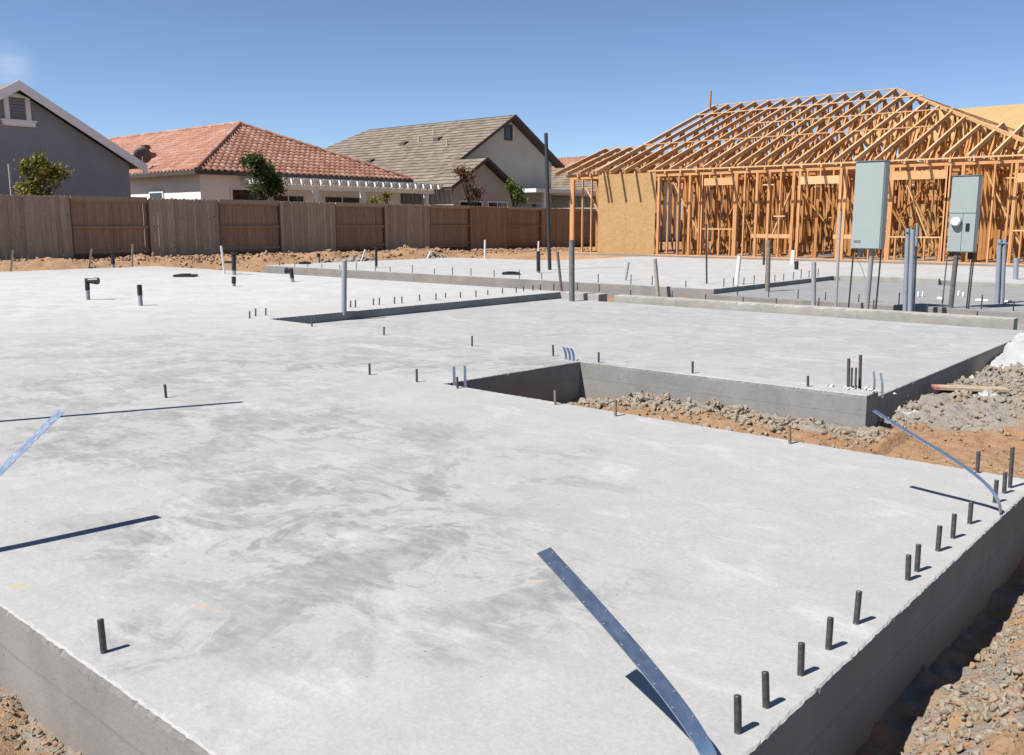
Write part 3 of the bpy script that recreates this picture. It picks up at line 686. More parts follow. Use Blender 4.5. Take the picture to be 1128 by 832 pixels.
# ------------------------------------------------------------ house 3: taupe flat tile gable roof
def house_three():
    Xm, ya, za, sl = -34.0, 39.28, 6.98, .585; Xl, yl = -32.0, 34.8
    t = thing('house', 'taupe gabled house with flat tile roof beyond the fence centre', 'house', (Xm, ya, 0))
    zp = lambda y: za - sl*abs(y-ya)
    yr = 43.6; xe = -46.5
    MB().prism([(Xm-.5, 33, 0), (Xm-.5, yr-.5, 0), (Xm-.5, yr-.5, zp(yr-.5)-.18), (Xm-.5, ya, za-.18), (Xm-.5, 33, zp(33)-.18)], (-11.4, 0, 0)).build('wall', M['stucco_tan'], t)
    yle = 32.17
    # main plane facing the camera side, with its hipped left end
    tile_roof(t, 'roof', (xe-7, yle, zp(yle)), (Xm, yle, zp(yle)), (xe, ya, za), (Xm, ya, za), M['tile_tan'], .33, .36, barrel=False)
    tile_roof(t, 'roof', (Xm, yr, zp(yr)), (xe, yr, zp(yr)), (Xm, ya, za), (xe, ya, za), M['tile_tan'], .33, .36, barrel=False)
    # lower wing
    zl = zp(yl); yr2 = 37.45; zr = lambda y: zl - sl*abs(y-yl)
    MB().prism([(Xl-.35, yle+.5, 0), (Xl-.35, yr2-.2, 0), (Xl-.35, yr2-.2, zr(yr2-.2)-.2), (Xl-.35, yl, zl-.2), (Xl-.35, yle+.5, zr(yle+.5)-.2)], (-2, 0, 0)).build('wall', M['stucco_tan'], t)
    tile_roof(t, 'roof', (Xm-.3, yle, zp(yle)+.004), (Xl, yle, zp(yle)+.004), (Xm-.3, yl, zl+.004), (Xl, yl, zl+.004), M['tile_tan'], .33, .36, barrel=False)
    tile_roof(t, 'roof', (Xl, yr2+.1, zr(yr2+.1)), (Xm-.3, yr2+.1, zr(yr2+.1)), (Xl, yl, zl), (Xm-.3, yl, zl), M['tile_tan'], .33, .36, barrel=False)
    for (x, pts) in ((Xm, [(yl, zl-.02), (ya, za), (yr+.1, zp(yr+.1))]), (Xl, [(yle, zp(yle)), (yl, zl), (yr2+.2, zr(yr2+.2))])):
        for (a, b) in zip(pts[:-1], pts[1:]):
            MB().prism([(x-.02, a[0], a[1]+.05), (x-.02, b[0], b[1]+.05), (x-.02, b[0], b[1]-.13), (x-.02, a[0], a[1]-.13)], (.05, 0, 0)).build('fascia', M['trim_dark'], t)
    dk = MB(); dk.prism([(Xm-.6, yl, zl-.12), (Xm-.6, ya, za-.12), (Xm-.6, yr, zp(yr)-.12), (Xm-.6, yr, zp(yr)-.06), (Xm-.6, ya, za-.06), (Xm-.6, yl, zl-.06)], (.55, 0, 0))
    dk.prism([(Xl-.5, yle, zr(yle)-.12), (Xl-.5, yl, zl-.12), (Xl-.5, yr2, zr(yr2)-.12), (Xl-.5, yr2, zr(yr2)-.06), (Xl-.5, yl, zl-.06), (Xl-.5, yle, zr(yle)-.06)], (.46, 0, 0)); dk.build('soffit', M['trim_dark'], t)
    window(t, Xm-.5, 39.0, 39.45, 5.75, 6.4, M['trim_dark'], frame=.10, name='gable_window')
    window(t, Xl-.35, 33.1, 34.7, .9, 2.15, M['white'], sub=2); window(t, Xl-.35, 35.2, 36.6, .9, 2.15, M['white'], sub=2)
    window(t, Xm-.5, 38.4, 42.4, .2, 2.2, M['white'], sub=3, name='patio_door')
    for (x, y) in ((-40.6, 37.0), (-38, 37.2), (-41.5, 35.2)):
        MB().prism([(x-.2, y-.25, zp(y-.25)), (x+.2, y-.25, zp(y-.25)), (x+.2, y-.2, zp(y-.2)+.2), (x-.2, y-.2, zp(y-.2)+.2)], (0, .35, .1)).build('roof_vent', M['trim_dark'], t)
    for (x, y) in ((-39.5, 37.1), (-36.5, 36.4), (-39.0, 37.8)): MB().tube([(x, y, zp(y)-.1), (x, y, zp(y)+.35)], .05).build('vent_pipe', M['stucco_tan'], t)
    # eave light and its shade side wing
    p = thing('patio_cover', 'plain white patio cover below the taupe gable', 'pergola', (-31.5, 41, 0))
    MB().box(-33.9, -31.2, 37.7, 46.0, 2.72, 2.92).build('canopy', M['white'], p)
    for y in (38.6, 45.2): MB().box(-31.5, -31.32, y-.09, y+.09, 0, 2.72).build('post', M['white'], p)
house_three()
def house_four():
    t = thing('house', 'distant house with red tiled roof half hidden by the framing', 'house', (-36, 62, 0))
    MB().box(-50, -30.5, 54, 66, 0, 3.4).build('wall', M['stucco_tan'], t)
    tile_roof(t, 'roof', (-51, 53.5, 3.3), (-30, 53.5, 3.3), (-51, 60, 6.3), (-30, 60, 6.3), M['tile_red'])
    tile_roof(t, 'roof', (-30, 66.5, 3.3), (-51, 66.5, 3.3), (-30, 60, 6.3), (-51, 60, 6.3), M['tile_red'])
    MB().prism([(-30.5, 54, 3.3), (-30.5, 66, 3.3), (-30.5, 60, 6.15)], (-19, 0, 0)).build('gable', M['stucco_tan'], t)
    s = thing('house', 'low taupe roofed house wing between the gable and the framing', 'house', (-33, 50, 0))
    MB().box(-42, -31.5, 47.0, 53, 0, 2.9).build('wall', M['stucco_tan'], s)
    tile_roof(s, 'roof', (-43, 46.5, 2.85), (-31, 46.5, 2.85), (-43, 50, 4.75), (-31, 50, 4.75), M['tile_tan'], .33, .36, barrel=False)
    MB().prism([(-31.5, 47, 2.85), (-31.5, 53, 2.85), (-31.5, 50, 4.6)], (-9, 0, 0)).build('gable', M['stucco_tan'], s)
house_four()

# ------------------------------------------------------------ the framed house
def framed_house():
    FY, X0, X1 = 27.4, -20.9, -3.6; ZT = 2.78
    t = thing('framed_house', 'unfinished timber framed house with open roof trusses', 'house frame', (-12, 30, 0))
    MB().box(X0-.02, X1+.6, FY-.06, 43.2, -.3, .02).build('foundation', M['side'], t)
    P2, W_ = .038, .089
    yv = lambda y: y+W_/2
    # front wall plates
    openings = [(-15.45, -14.35, .95, 2.35), (-12.1, -10.9, 0, 2.3), (-9.35, -7.9, .75, 2.35), (-6.1, -4.9, .95, 2.2)]
    def plates(x0, x1, y):
        MB().box(x0, x1, y, y+W_, .02, .058).build('bottom_plate', M['lumber'], t)
        MB().box(x0, x1, y, y+W_, ZT-.076, ZT-.04).build('top_plate', M['lumber'], t); MB().box(x0, x1, y, y+W_, ZT-.038, ZT).build('top_plate', M['lumber'], t)
    plates(X0, X1, FY)
    x = X0+.02; xs = []
    while x < X1: xs.append(x); x += .406
    for (a, b, z0, z1) in openings: xs = [q for q in xs if not (a-.09 < q < b+.09)]; xs += [a-.02, a-.062, b+.02, b+.062]
    xs = [q for q in xs if not (-19.70 < q < -17.35 and abs(q+19.70) > .1 and abs(q+17.35) > .1)]
    xs += [q+.041 for q in list(xs) if rnd.random() < .28 and not (-19.8 < q < -17.3)]
    for q in sorted(xs):
        MB().box(q-.019, q+.019, FY+.002, FY+W_-.002, .058, ZT-.076).build('stud', M['lumber'], t)
    MB().box(X0-.14, X0-.001, FY, FY+.14, .02, ZT).build('corner_post', M['lumber'], t)
    for (a, b, z0, z1) in openings:
        MB().box(a, b, FY-.002, FY+W_, z1, z1+.235).build('header', M['lumber_pale'], t)
        k = a+.2
        while k < b: MB().box(k-.019, k+.019, FY+.004, FY+W_-.004, z1+.235, ZT-.076).build('cripple_stud', M['lumber'], t); k += .406
        if z0 > .2:
            MB().box(a, b, FY, FY+W_, z0-.038, z0).build('sill', M['lumber_pale'], t)
            k = a+.2
            while k < b: MB().box(k-.019, k+.019, FY+.004, FY+W_-.004, .058, z0-.038).build('cripple_stud', M['lumber'], t); k += .406
    # fire blocks and braces in the front wall
    c = MB()
    for q in np.arange(-17, -4, .406):
        if not any(a-.1 < q+.2 < b+.1 for (a, b, _, _) in openings) and rnd.random() < .3:
            z = rnd.choice([.75, 1.3, 1.32, 2.3]); c.box(q+.0, q+.37, FY+.003, FY+W_-.006, z, z+.038)
    c.bar((-13.7, FY+.03, .72), (-12.3, FY+.03, .72), .03, .12); c.bar((-11.0, FY+.03, .72), (-9.6, FY+.03, .74), .03, .12)
    c.build('blocking', M['lumber_pale'], t)
    for (a, za, b, zb_) in ((-20.4, 2.4, -19.6, 1.2), (-16.7, 2.5, -15.4, .4), (-9.0, 2.3, -8.2, .5), (-13.2, .3, -12.4, 2.3), (-6.9, 2.5, -5.9, .5)):
        MB().bar((a, FY+.14, za), (b, FY+.14, zb_), .035, .085, (0, 1, 0)).build('brace', M['lumber_pale'], t)
    # sheathed shear panel (two sheets)
    for (a, b) in ((-19.74, -18.525), (-18.52, -17.31)): MB().box(a, b, FY-.014, FY-.002, .0, 2.84).build('sheathing', M['osb'], t)
    # interior walls: far past a hundred studs, one part
    st = MB(); pl = MB()
    for (y, x0, x1) in ((29.9, -20.8, -12.5), (30.6, -11.6, -3.8), (33.0, -19.4, -8.0), (35.6, -17, -4), (38.4, -19.4, -6), (42.6, -19.4, -3.8), (31.4, -18.5, -13.5), (34.2, -13.5, -5)):
        pl.box(x0, x1, y, y+W_, .02, .058); pl.box(x0, x1, y, y+W_, ZT-.076, ZT)
        x = x0; gap = 0
        while x < x1:
            if gap > 0: gap -= 1
            elif rnd.random() < .07: gap = 2; pl.box(x, x+1.22, y, y+W_, 2.1, 2.3)
            else:
                st.box(x-.019, x+.019, y, y+W_, .058, ZT-.076)
                if rnd.random() < .25: st.box(x+.019, x+.387, y+.003, y+W_-.004, 1.3, 1.338)
                if rnd.random() < .15: st.box(x+.021, x+.059, y, y+W_, .058, ZT-.076)
            x += .406
    for (x, y0, y1) in ((-20.86, 27.5, 32), (-19.45, 29.9, 42.6), (-16.6, 27.6, 33), (-14.1, 29.9, 38.4), (-11.7, 27.6, 35.6), (-9.6, 33, 42), (-7.4, 27.6, 35.6), (-5.3, 30.6, 38), (-3.8, 27.5, 42.6)):
        pl.box(x, x+W_, y0, y1, .02, .058); pl.box(x, x+W_, y0, y1, ZT-.078, ZT-.002)
        y = y0+.1; gap = 0
        while y < y1:
            if gap > 0: gap -= 1
            elif rnd.random() < .08: gap = 2
            else: st.box(x, x+W_, y-.019, y+.019, .058, ZT-.076)
            y += .406
    for k in range(26):
        x = rnd.uniform(-19, -5); y = rnd.choice([29.8, 30.5, 32.9, 35.5]); dx = rnd.choice([-1, 1])*rnd.uniform(1, 1.8)
        pl.bar((x, y, rnd.uniform(.1, .4)), (x+dx, y, rnd.uniform(2.1, 2.6)), .035, .09, (0, 1, 0))
    o = st.build('stud', M['lumber_shaded'], t); o['kind'] = 'stuff'; o['label'] = 'inner wall studs'
    pl.build('inner_plates', M['lumber_shaded'], t)
    MB().box(-19.3, -12.0, 42.7, 42.712, .0, 2.8).build('sheathing', M['osb'], t)
    # roof trusses
    EY, EZ, sl, RY = 26.75, ZT+.02, .3634, 35.0; BYE = 2*RY-EY; TC, TW = .135, .058
    def tz(y): return EZ+.07 + sl*(min(y, 2*RY-y)-EY)
    def truss(x, ytop, RY=RY, EY=EY, FYp=FY, slope=sl):
        """one roof truss in the plane x; ytop = where its front chord meets the ridge or the hip"""
        tzz = lambda y: EZ+.07 + slope*(y-EY)
        BY = 2*RY-EY; yb = 2*RY-ytop; zt = tzz(ytop)
        root = MB(); root.box(x-TW/2, x+TW/2, FYp-.02, 2*RY-FYp+.02, EZ-.01, EZ+TC-.03)
        tr = root.build('truss', M['lumber_pale'], t)
        for (a, b) in (((x, EY, tzz(EY)), (x, ytop, zt)), ((x, BY, tzz(EY)), (x, yb, zt))): MB().bar(a, b, TW, TC).build('rafter', M['lumber_pale'], tr)
        w = MB()
        if yb-ytop > .3: w.bar((x, ytop-.03, zt-.02), (x, yb+.03, zt-.02), TW, TC)
        span = ytop-FYp; k = 3 if span > 5 else 2 if span > 2 else 1
        for s in (0, 1):
            m = (lambda y: y) if s == 0 else (lambda y: 2*RY-y)
            py = FYp+.1
            for i in range(1, k+1):
                yt = FYp + span*(i-.35)/k; yb_ = FYp + span*i/k
                w.bar((x, m(py), EZ+.04), (x, m(yt), tzz(yt)-.03), TW-.004, .085); w.bar((x, m(yt), tzz(yt)-.03), (x, m(yb_), EZ+.04), TW-.004, .085); py = yb_
        if yb-ytop > 1: 
            n = max(1, int((yb-ytop)/1.6))
            for i in range(n): a = ytop+(yb-ytop)*i/n; b = ytop+(yb-ytop)*(i+1)/n; w.bar((x, a, EZ+.04), (x, (a+b)/2, zt-.03), TW-.004, .085); w.bar((x, (a+b)/2, zt-.03), (x, b, EZ+.04), TW-.004, .085)
        else: w.bar((x, RY, EZ+.04), (x, RY, zt-.03), TW-.004, .085)
        w.build('web', M['lumber_shaded'], tr)
    XR = -11.95; KH = .82; XE = XR+KH*(RY-EY)
    x = -19.4
    while x < XR+.01: truss(x, RY); x += .61
    while x < -7.9: truss(x, RY-(x-XR)/KH); x += .61
    while x < X1+.3: truss(x, 30.0, 30.0, EY, FY, .335); x += .61
    # hip rafters, end jacks
    h = MB(); h.bar((XR, RY, tz(RY)+.02), (XE, EY, tz(EY)+.02), .045, .09); h.bar((XR, RY, tz(RY)+.02), (XE, BYE, tz(EY)+.02), .045, .09); h.build('hip_rafter', M['lumber_pale'], t)
    j = MB()
    for y in np.arange(EY+.6, BYE, .61):
        xs_ = XR+KH*(RY-min(y, 2*RY-y)); j.bar((xs_, y, tz(y)-.01), (XE, y, tz(EY)), .04, .09)
    j.build('jack_rafters', M['lumber_pale'], t)
    for k in range(4): truss(-21.25+k*.57, 29.9, 29.9, EY, FY, .335)
    bt = MB()
    for (y, xa, xb) in ((29.7, -19.4, -9.0), (33.6, -19.45, -10.6), (31.6, -16, -9)):
        bt.bar((xa, y, tz(y)+.075), (xb, y, tz(y)+.075), .09, .035)
    bt.bar((-21.3, 29.9, 3.98), (-19.0, 29.9, 3.98), .09, .035)
    bt.bar((-19.45, RY, tz(RY)+.07), (XR, RY, tz(RY)+.07), .09, .035)
    for k in range(5):
        xx = -18.5+k*1.4; y = rnd.uniform(31, 34); bt.bar((xx, y, EZ+.1), (xx+1.8, y+.2, tz(y)-.2), .035, .085, (0, 1, 0))
    bt.build('bracing', M['lumber_pale'], t)
    fa = MB(); fa.box(-17.2, X1+.6, EY-.04, EY-.003, tz(EY)-.035, tz(EY)+.005); fa.build('fascia', M['lumber_pale'], t)
    MB().bar((-19.35, 34.6, tz(34.6)), (-19.35, 34.6, tz(34.6)+.75), .05, .09).build('upright', M['lumber_shaded'], t)
    # gable infill seen through the trusses
    # rear wing with its own smaller trusses
    x = -8.6
    while x < -2: truss(x, 40.0, 40.0, 35.2, 35.8, .50); x += .61
framed_house()
def house_behind():
    t = thing('framed_house', 'house frame behind with bare sheathed roof, at the far right', 'house frame', (-6, 50, 0))
    MB().prism([(-17.4, 44, 4.75), (-17.4, 49, 6.62), (-17.4, 54, 4.75), (-17.4, 54, 4.73), (-17.4, 49, 6.6), (-17.4, 44, 4.73)], (22, 0, 0)).build('roof_sheathing', M['osb'], t)
    w = MB()
    for x in np.arange(-16.8, 4, .406): w.box(x-.02, x+.02, 44.6, 44.7, 0, 4.3)
    o = w.build('stud', M['lumber_shaded'], t); o['kind'] = 'stuff'
    MB().box(-16.8, 4, 53.3, 53.4, 0, 4.3).build('wall_sheathing', M['osb'], t)
    e = MB()
    for s in (-1, 1): e.bar((-17.42, 49+s*5, 4.68), (-17.42, 49, 6.54), .04, .12)
    e.build('rafter', M['lumber'], t)
house_behind()

# ------------------------------------------------------------ anchor bolts
def bolt(base, top, label, group, r=.0095, mat='bolt', name='anchor_bolt', threads=True):
    base, top = Vector(base), Vector(top); ax = top-base; L = ax.length; pts = [base - ax.normalized()*.02]; rad = [r]
    if threads:
        n = max(4, int(L/.0042)); pts = [base-ax.normalized()*.01]; rad = [r]
        for i in range(n): pts += [base+ax*((i+.25)/n), base+ax*((i+.75)/n)]; rad += [r, r*.84]
        pts.append(top); rad.append(r*.8); nn = 12
    else: pts.append(top); rad.append(r); nn = 8
    mb = MB().tube(pts, rad, nn)
    return tag(mb.build(name, M[mat], None, base), label, 'anchor bolt', group)
def bolts_px(lst, label, group, z=0., r=.0095, threads=True, **k):
    for i, (u, v, u2, v2) in enumerate(lst):
        b = at(u, v, z); bolt(b, top_of(b, u2, v2), label.format(ORD[i]), group, r, threads=threads, **k)
near_row = [(813,807,812.5,766),(844,779,843,740),(882,743.5,883,708),(912.6,715,915,680),(943,687,946.5,651),(1000,639,1001,611),(1010,629.5,1012,599.5),(1033,607,1035.5,579),
            (1049.5,593,1051.5,566),(1068,577,1070,553)]
bolts_px(near_row, 'steel anchor bolt, {} from the photo bottom along the near slab right edge', 'anchor bolts along the near slab right edge')
for (px, lab) in (((1095.8,554,1098,528.5), 'anchor bolt just behind the bent strap root on the slab corner'), ((1106,543.5,1107.5,520), 'shorter anchor bolt beside the tall one on the slab corner'),
                  ((1112.4,537.5,1115.5,492.5), 'tallest anchor bolt, on the right corner of the near slab'), ((1076.5,521,1078,497), 'lone anchor bolt on the rear edge above the curved strap'),
                  ((114.5,719,110.5,682), 'lone anchor bolt near the bottom left edge of the slab'), ((183,438.5,181.5,423.5), 'lone anchor bolt beyond the long thin shadow at left'),
                  ((407.3,413,407,400.3), 'left of two anchor bolts standing between the stains mid slab'), ((459.2,421,459,406.5), 'right of two anchor bolts mid slab, left of the recess'),
                  ((504,428,503.5,415), 'short anchor bolt at the left tip of the recess')):
    bolts_px([px], lab, 'anchor bolts standing on the near slab')
bolts_px([(611.6,446,611.5,430),(678,458.5,678,440.5),(870,489,869.5,468.5)], 'weathered anchor bolt, {} from left on the slab edge before the rubble', 'anchor bolts along the recess front edge', mat='stake_brown')
bolts_px([(343.7,360,343.4,350),(423,369.6,423,360),(520,381.7,520,370),(609.5,392.5,609,380),(659.5,399.5,659.5,388),(763,411.4,763,398),(890,426,890,414)],
         'anchor bolt, {} from left on the near edge of the garage slab', 'anchor bolts along the garage near edge')
step_row = [(275,351,275,343),(281.6,348.5,281.6,340),(292.8,347.6,292.8,339.5)] + [(250+u/3.223, 270+a/3.223, 250+u/3.223, 270+b/3.223) for (u, a, b) in
            ((439,222,197),(456,222,195),(520,214,190),(541,213,188),(595,209,184),(621,207,183),(684,198,176),(742,195,172),(776,188,170),(829,187,167),(884,185,162),(926,177,160),(978,172,153),(1027,170,150),(1053,165,147),(1087,162,142),(1112,160,140))]
bolts_px(step_row, 'small anchor bolt, {} from left along the dark garage step', 'anchor bolts along the dark step', threads=False)
bolts_px([(587,320,587,314),(595.5,320,595.5,313.5),(610,319,610,312.5),(636,318.5,636,311.5),(660,320.5,660,313.5),(695,320,695,319.2)][:5], 'small anchor bolt, {} from left by the curb stub', 'anchor bolts near the curb stub', threads=False)
i = 0
for x in np.arange(-20.9, -8.0, .66):
    xx = x+rnd.uniform(-.1, .1); h = rnd.uniform(.10, .19)
    bolt((xx, L2_Y+.09, 0), (xx, L2_Y+.09, h), 'small anchor bolt, %s from left on the low grey wall of the next lot' % ORD[i], 'anchor bolts along the next lot front wall', .009, threads=False); i += 1
i = 0
for y in np.arange(14.8, 19.4, .42):
    yy = y+rnd.uniform(-.05, .05); bolt((L2_STEP-.1, yy, 0), (L2_STEP-.1, yy, rnd.uniform(.12, .2)), 'small anchor bolt, %s from the front beside the short dark step' % ORD[i], 'anchor bolts along the short dark step', .009, threads=False); i += 1
i = 0
for x in np.arange(-7.4, -.8, .55):
    xx = x+rnd.uniform(-.12, .12); bolt((xx, L2_Y+.05, -.09), (xx, L2_Y+.05, rnd.uniform(.03, .12)), 'small anchor bolt, %s from left on the edge behind the electric boxes' % ORD[i], 'anchor bolts behind the electric boxes', .009, threads=False); i += 1
i = 0
for x in np.arange(-8.1, -2.8, .62):
    xx = x+rnd.uniform(-.1, .1); yy = G_END+.03+.15*(xx+8.35)/5.7
    bolt((xx, yy+.06, 0), (xx, yy+.06, rnd.uniform(.05, .13)), 'small anchor bolt, %s from left on the long tan curb' % ORD[i], 'anchor bolts along the long tan curb', .009, threads=False); i += 1

# ------------------------------------------------------------ hold-down straps
def strip(path, wdir, w, th=.0022):
    """a flat metal strap following `path`, w wide along wdir"""
    mb = MB(); wd = Vector(wdir).normalized()*w/2; n = len(path); vs = []
    for i, p in enumerate(path):
        p = Vector(p); tg = (Vector(path[min(i+1, n-1)])-Vector(path[max(0, i-1)])).normalized(); nn = tg.cross(wd).normalized()*th/2
        vs += [p-wd-nn, p+wd-nn, p+wd+nn, p-wd+nn]
    fs = []
    for i in range(n-1):
        for k in range(4): fs.append((i*4+k, i*4+(k+1)%4, i*4+4+(k+1)%4, i*4+4+k))
    fs += [(3,2,1,0), tuple((n-1)*4+k for k in range(4))]
    return mb.add(vs, fs)
def bez(p0, p1, p2, p3, n=24):
    p0, p1, p2, p3 = map(Vector, (p0, p1, p2, p3)); return [p0*(1-t)**3+p1*3*t*(1-t)**2+p2*3*t*t*(1-t)+p3*t**3 for t in [i/n for i in range(n+1)]]
def nail_heads(path, wdir, w, step=.05):
    """pairs of pale nail holes along both edges of the strap"""
    mb = MB(); wd = Vector(wdir).normalized(); acc = 0; side = 1
    for i in range(1, len(path)-1):
        a, b = Vector(path[i-1]), Vector(path[i]); L = (b-a).length; acc += L
        if acc > step:
            acc = 0; tg = (b-a).normalized(); nn = tg.cross(wd).normalized()
            if nn.z < 0: nn = -nn
            for s_ in (-1, 1):
                c = b+wd*(s_*w*.36)+nn*.0014+tg*(.012*s_)
                mb.tube([c-nn*.0002, c+nn*.0006], .0022, 8)
    return mb
def tip_from_shadow(u, v, h): 
    s = at(u, v); return s - LDIR*(h/-LDIR.z)
def strap(label, root, tip, c1, c2, wdir, w=.05, n=40):
    pts = [Vector(root)-Vector((0,0,.08))] + bez(root, c1, c2, tip, n); path = pts
    t = thing('hold_down_strap', label, 'metal strap', root, 'galvanised hold-down straps')
    strip(path, wdir, w).build('strap', M['galv'], t)
    nail_heads(path, wdir, w).build('nail_holes', M['pvc_grey'], t)
    return t
tb = tip_from_shadow(695, 741, .372); rb = Vector((EDGE_X-.012, at(806, 848).y, .0)); rb.y = tb.y+.0
rb = Vector((EDGE_X-.02, tb.y-.02, 0))
strap('wide galvanised strap leaning over the near slab, bottom centre', rb, tb, rb+Vector((-.01,0,.08)), rb+(tb-rb)*.36+Vector((0,0,.055)), (0,1,0), .052)
tc_ = tip_from_shadow(1003, 536, .365); rc = at(1099, 566); rc.x = EDGE_X-.012
strap('curved galvanised strap arching from the right slab corner over the dirt', rc, tc_, rc+Vector((.0,0,.14)), rc+(tc_-rc)*.45+Vector((0,0,.045)), (0,1,0), .036)
ta = tip_from_shadow(175, 569, .455); ra = Vector((-3.44, NEAR_Y+.02, 0))
strap('pale galvanised strap rising at the left photo edge', ra, ta, ra+Vector((0,0,.13)), ra+(ta-ra)*.55+Vector((0,0,.05)), (1,0,0), .055)
# upright strap standing just outside the left edge: only its long shadow reaches into the picture
sb = at(267, 443) - Vector((LDIR.x, LDIR.y, 0)).normalized()*1.62; hh = 1.62*math.tan(SUN_EL)
st_ = thing('form_stake', 'upright metal strap casting the long thin shadow at left', 'stake', sb)
strip([sb+Vector((0,0,-.05)), sb+Vector((0,0,hh*.5)), sb+Vector((0,0,hh))], (-math.sin(SUN_AZ), math.cos(SUN_AZ), 0), .05, .003).build('strap', M['galv'], st_)

# upturned straps and rebar at the recess corners
for (px, lab) in (((500.5,421,500,404), 'left short upright strap at the recess tip'), ((512.5,420,512,403), 'right short upright strap at the recess tip')):
    b = at(px[0], px[1]); tp = top_of(b, px[2], px[3])
    t = thing('hold_down_strap', lab, 'metal strap', b, 'short hold-down straps'); strip([b-Vector((0,0,.05)), b.lerp(tp, .5), tp], (.3,1,0), .022).build('strap', M['galv'], t)
for i in range(3):
    b = Vector((NX-.02-.05*i, WY-.02+.012*i, 0))
    t = thing('hold_down_strap', '%s of three pale curled straps on the recess corner' % ['right', 'middle', 'left'][i], 'metal strap', b, 'curled hold-down straps on the recess corner')
    strip(bez(b-Vector((0,0,.05)), b+Vector((0,0,.05)), b+Vector((-.015,.01,.08)), b+Vector((-.06,.03,.10)), 14), (.35,.9,0), .022).build('strap', M['galv'], t)
for (u, v, u2, v2, r, lab) in ((934.5,428,935,395,.011,'left tall rebar dowel on the garage corner'),(947.3,426,948,391,.011,'right tall rebar dowel on the garage corner'),
                          (938,428,938.5,405,.007,'left short thin rod between the rebar dowels'),(942.5,428,943,405,.007,'right short thin rod between the rebar dowels')):
    b = at(u, v); tp = top_of(b, u2, v2); o = MB().tube([b-Vector((0,0,.03)), tp], r, 10).build('rebar_dowel', M['rebar'], None, b); tag(o, lab, 'rebar', 'rebar dowels on the garage corner')
for (u, v, u2, v2, lab) in ((963,430,962.5,409.5,'leaning grey strap left on the garage corner block'),(972.5,432,970,411,'bent grey strap right on the garage corner block')):
    b = at(u, v); tp = top_of(b, u2, v2); t = thing('hold_down_strap', lab, 'metal strap', b, 'straps on the garage corner')
    strip([b-Vector((0,0,.04)), b.lerp(tp, .5)+Vector((.004,0,0)), tp], (0,1,0), .04).build('strap', M['galv'], t)
q = at(950, 429.5); n_ = 90
tag(scatter('mortar_scraps', [(q.x+nr.normal(0, .09), q.y+nr.normal(0, .035), 0) for _ in range(n_)], .003+.016*nr.uniform(0, 1, n_)**2.5, plain('pale_mortar', (.70,.69,.66), .9, 0, .12)), 'pale mortar scraps around the rebar dowels', 'rubble', kind='stuff')

# ------------------------------------------------------------ pipes, posts and stakes
def pole(name, px, label, cat, r, mat, z=0., group=None, extra=None):
    u, v, u2, v2 = px; b = at(u, v, z); tp = top_of(b, u2, v2)
    o = MB().tube([b-(tp-b).normalized()*(.2 if z < 0 else .05), tp], r, 12).build(name, M[mat], None, b); return tag(o, label, cat, group)
def stake(px, label, z=0., w=.04, mat='stake', name='wooden_stake', group='survey stakes by the fence'):
    u, v, u2, v2 = px; b = at(u, v, z); tp = top_of(b, u2, v2)
    return tag(MB().bar(b-(tp-b).normalized()*.2, tp, w, w*.6, (0.3,.8,0)).build(name, M[mat], None, b), label, 'stake', group)
def pipe_stub(px, label, r=.03, z=0., elbow=None, cap=False, lower='pvc_grey', split=.45):
    u, v, u2, v2 = px; b = at(u, v, z); tp = top_of(b, u2, v2); t = thing('drain_pipe', label, 'pipe', b, 'drain pipe stubs in the slabs'); m = b.lerp(tp, split)
    MB().tube([b-Vector((0,0,.03)), m], r*.85, 14).build('riser', M[lower], t)
    MB().tube([m, tp], r*.98, 14).build('pipe', M['abs'], t)
    if elbow:
        e = tp-Vector((0,0,r)); d = _rt*elbow; MB().tube([e, e+d*.35, e+d*.7, e+d], [r*1.1, r*1.1, r*1.5, r*1.5], 14).build('elbow', M['abs'], t)
    if cap: MB().tube([tp-Vector((0,0,.05)), tp+Vector((0,0,.01))], r*1.5, 14).build('cap', M['abs'], t)
pipe_stub((97,330.5,95.8,307), 'black vent pipe with side elbow on the far left slab', .035, elbow=.17)
pipe_stub((155,337,153.5,314), 'plain leaning black pipe right of the elbow pipe', .034, split=.5)
pipe_stub((257.6,315.5,257.5,305), 'short black pipe stub below the braced pipe', .04, split=.3)
pipe_stub((322.5,311,320.5,296), 'black pipe with side elbow left of the grey conduit', .04, elbow=-.12, split=.3)
pipe_stub((257.8,303,257.4,278.5), 'tall black pipe tied to a white stake by the slab edge', .05, cap=True, split=.2)
pipe_stub((124.5,295,124.3,277), 'dark capped pipe before the fence between two stakes', .05, cap=True, split=.2)
pipe_stub((414.5,295,414.2,273), 'dark slim pipe beside the rubble heap on the far slab', .035, split=.1)
pipe_stub((351,289,350.8,279.5), 'stubby grey pipe by the fence near rubble', .06, split=.6)
pipe_stub((593.2,301,593,277), 'black lower pipe with white top left of the tall pole', .045, split=.08); pole('white_pipe', (593,277,593.4,266), 'white pipe end standing on the black pipe', 'pipe', .035, 'pvc_white')
t_ = at(247.5, 302); t2_ = top_of(t_, 243.5, 271)
stake((247.5,302,243.5,271), 'white bent stake tied to the tall black pipe', 0, .06, 'pvc_white')
MBt = MB().bar(t_.lerp(t2_, .42), top_of(t_, 257, 289), .04, .05); tag(MBt.build('cross_tie', M['black'], None, t_), 'short dark cross piece between pipe and white stake', 'tie')
for (px, lab) in (((12,300,14,275.5), 'leaning pale stake at the far left slab edge'), ((98,296.5,101,274), 'leaning pale stake left of the capped pipe'), ((145.7,294,146,269), 'upright pale stake right of the capped pipe')): stake(px, lab, -.02, .07)
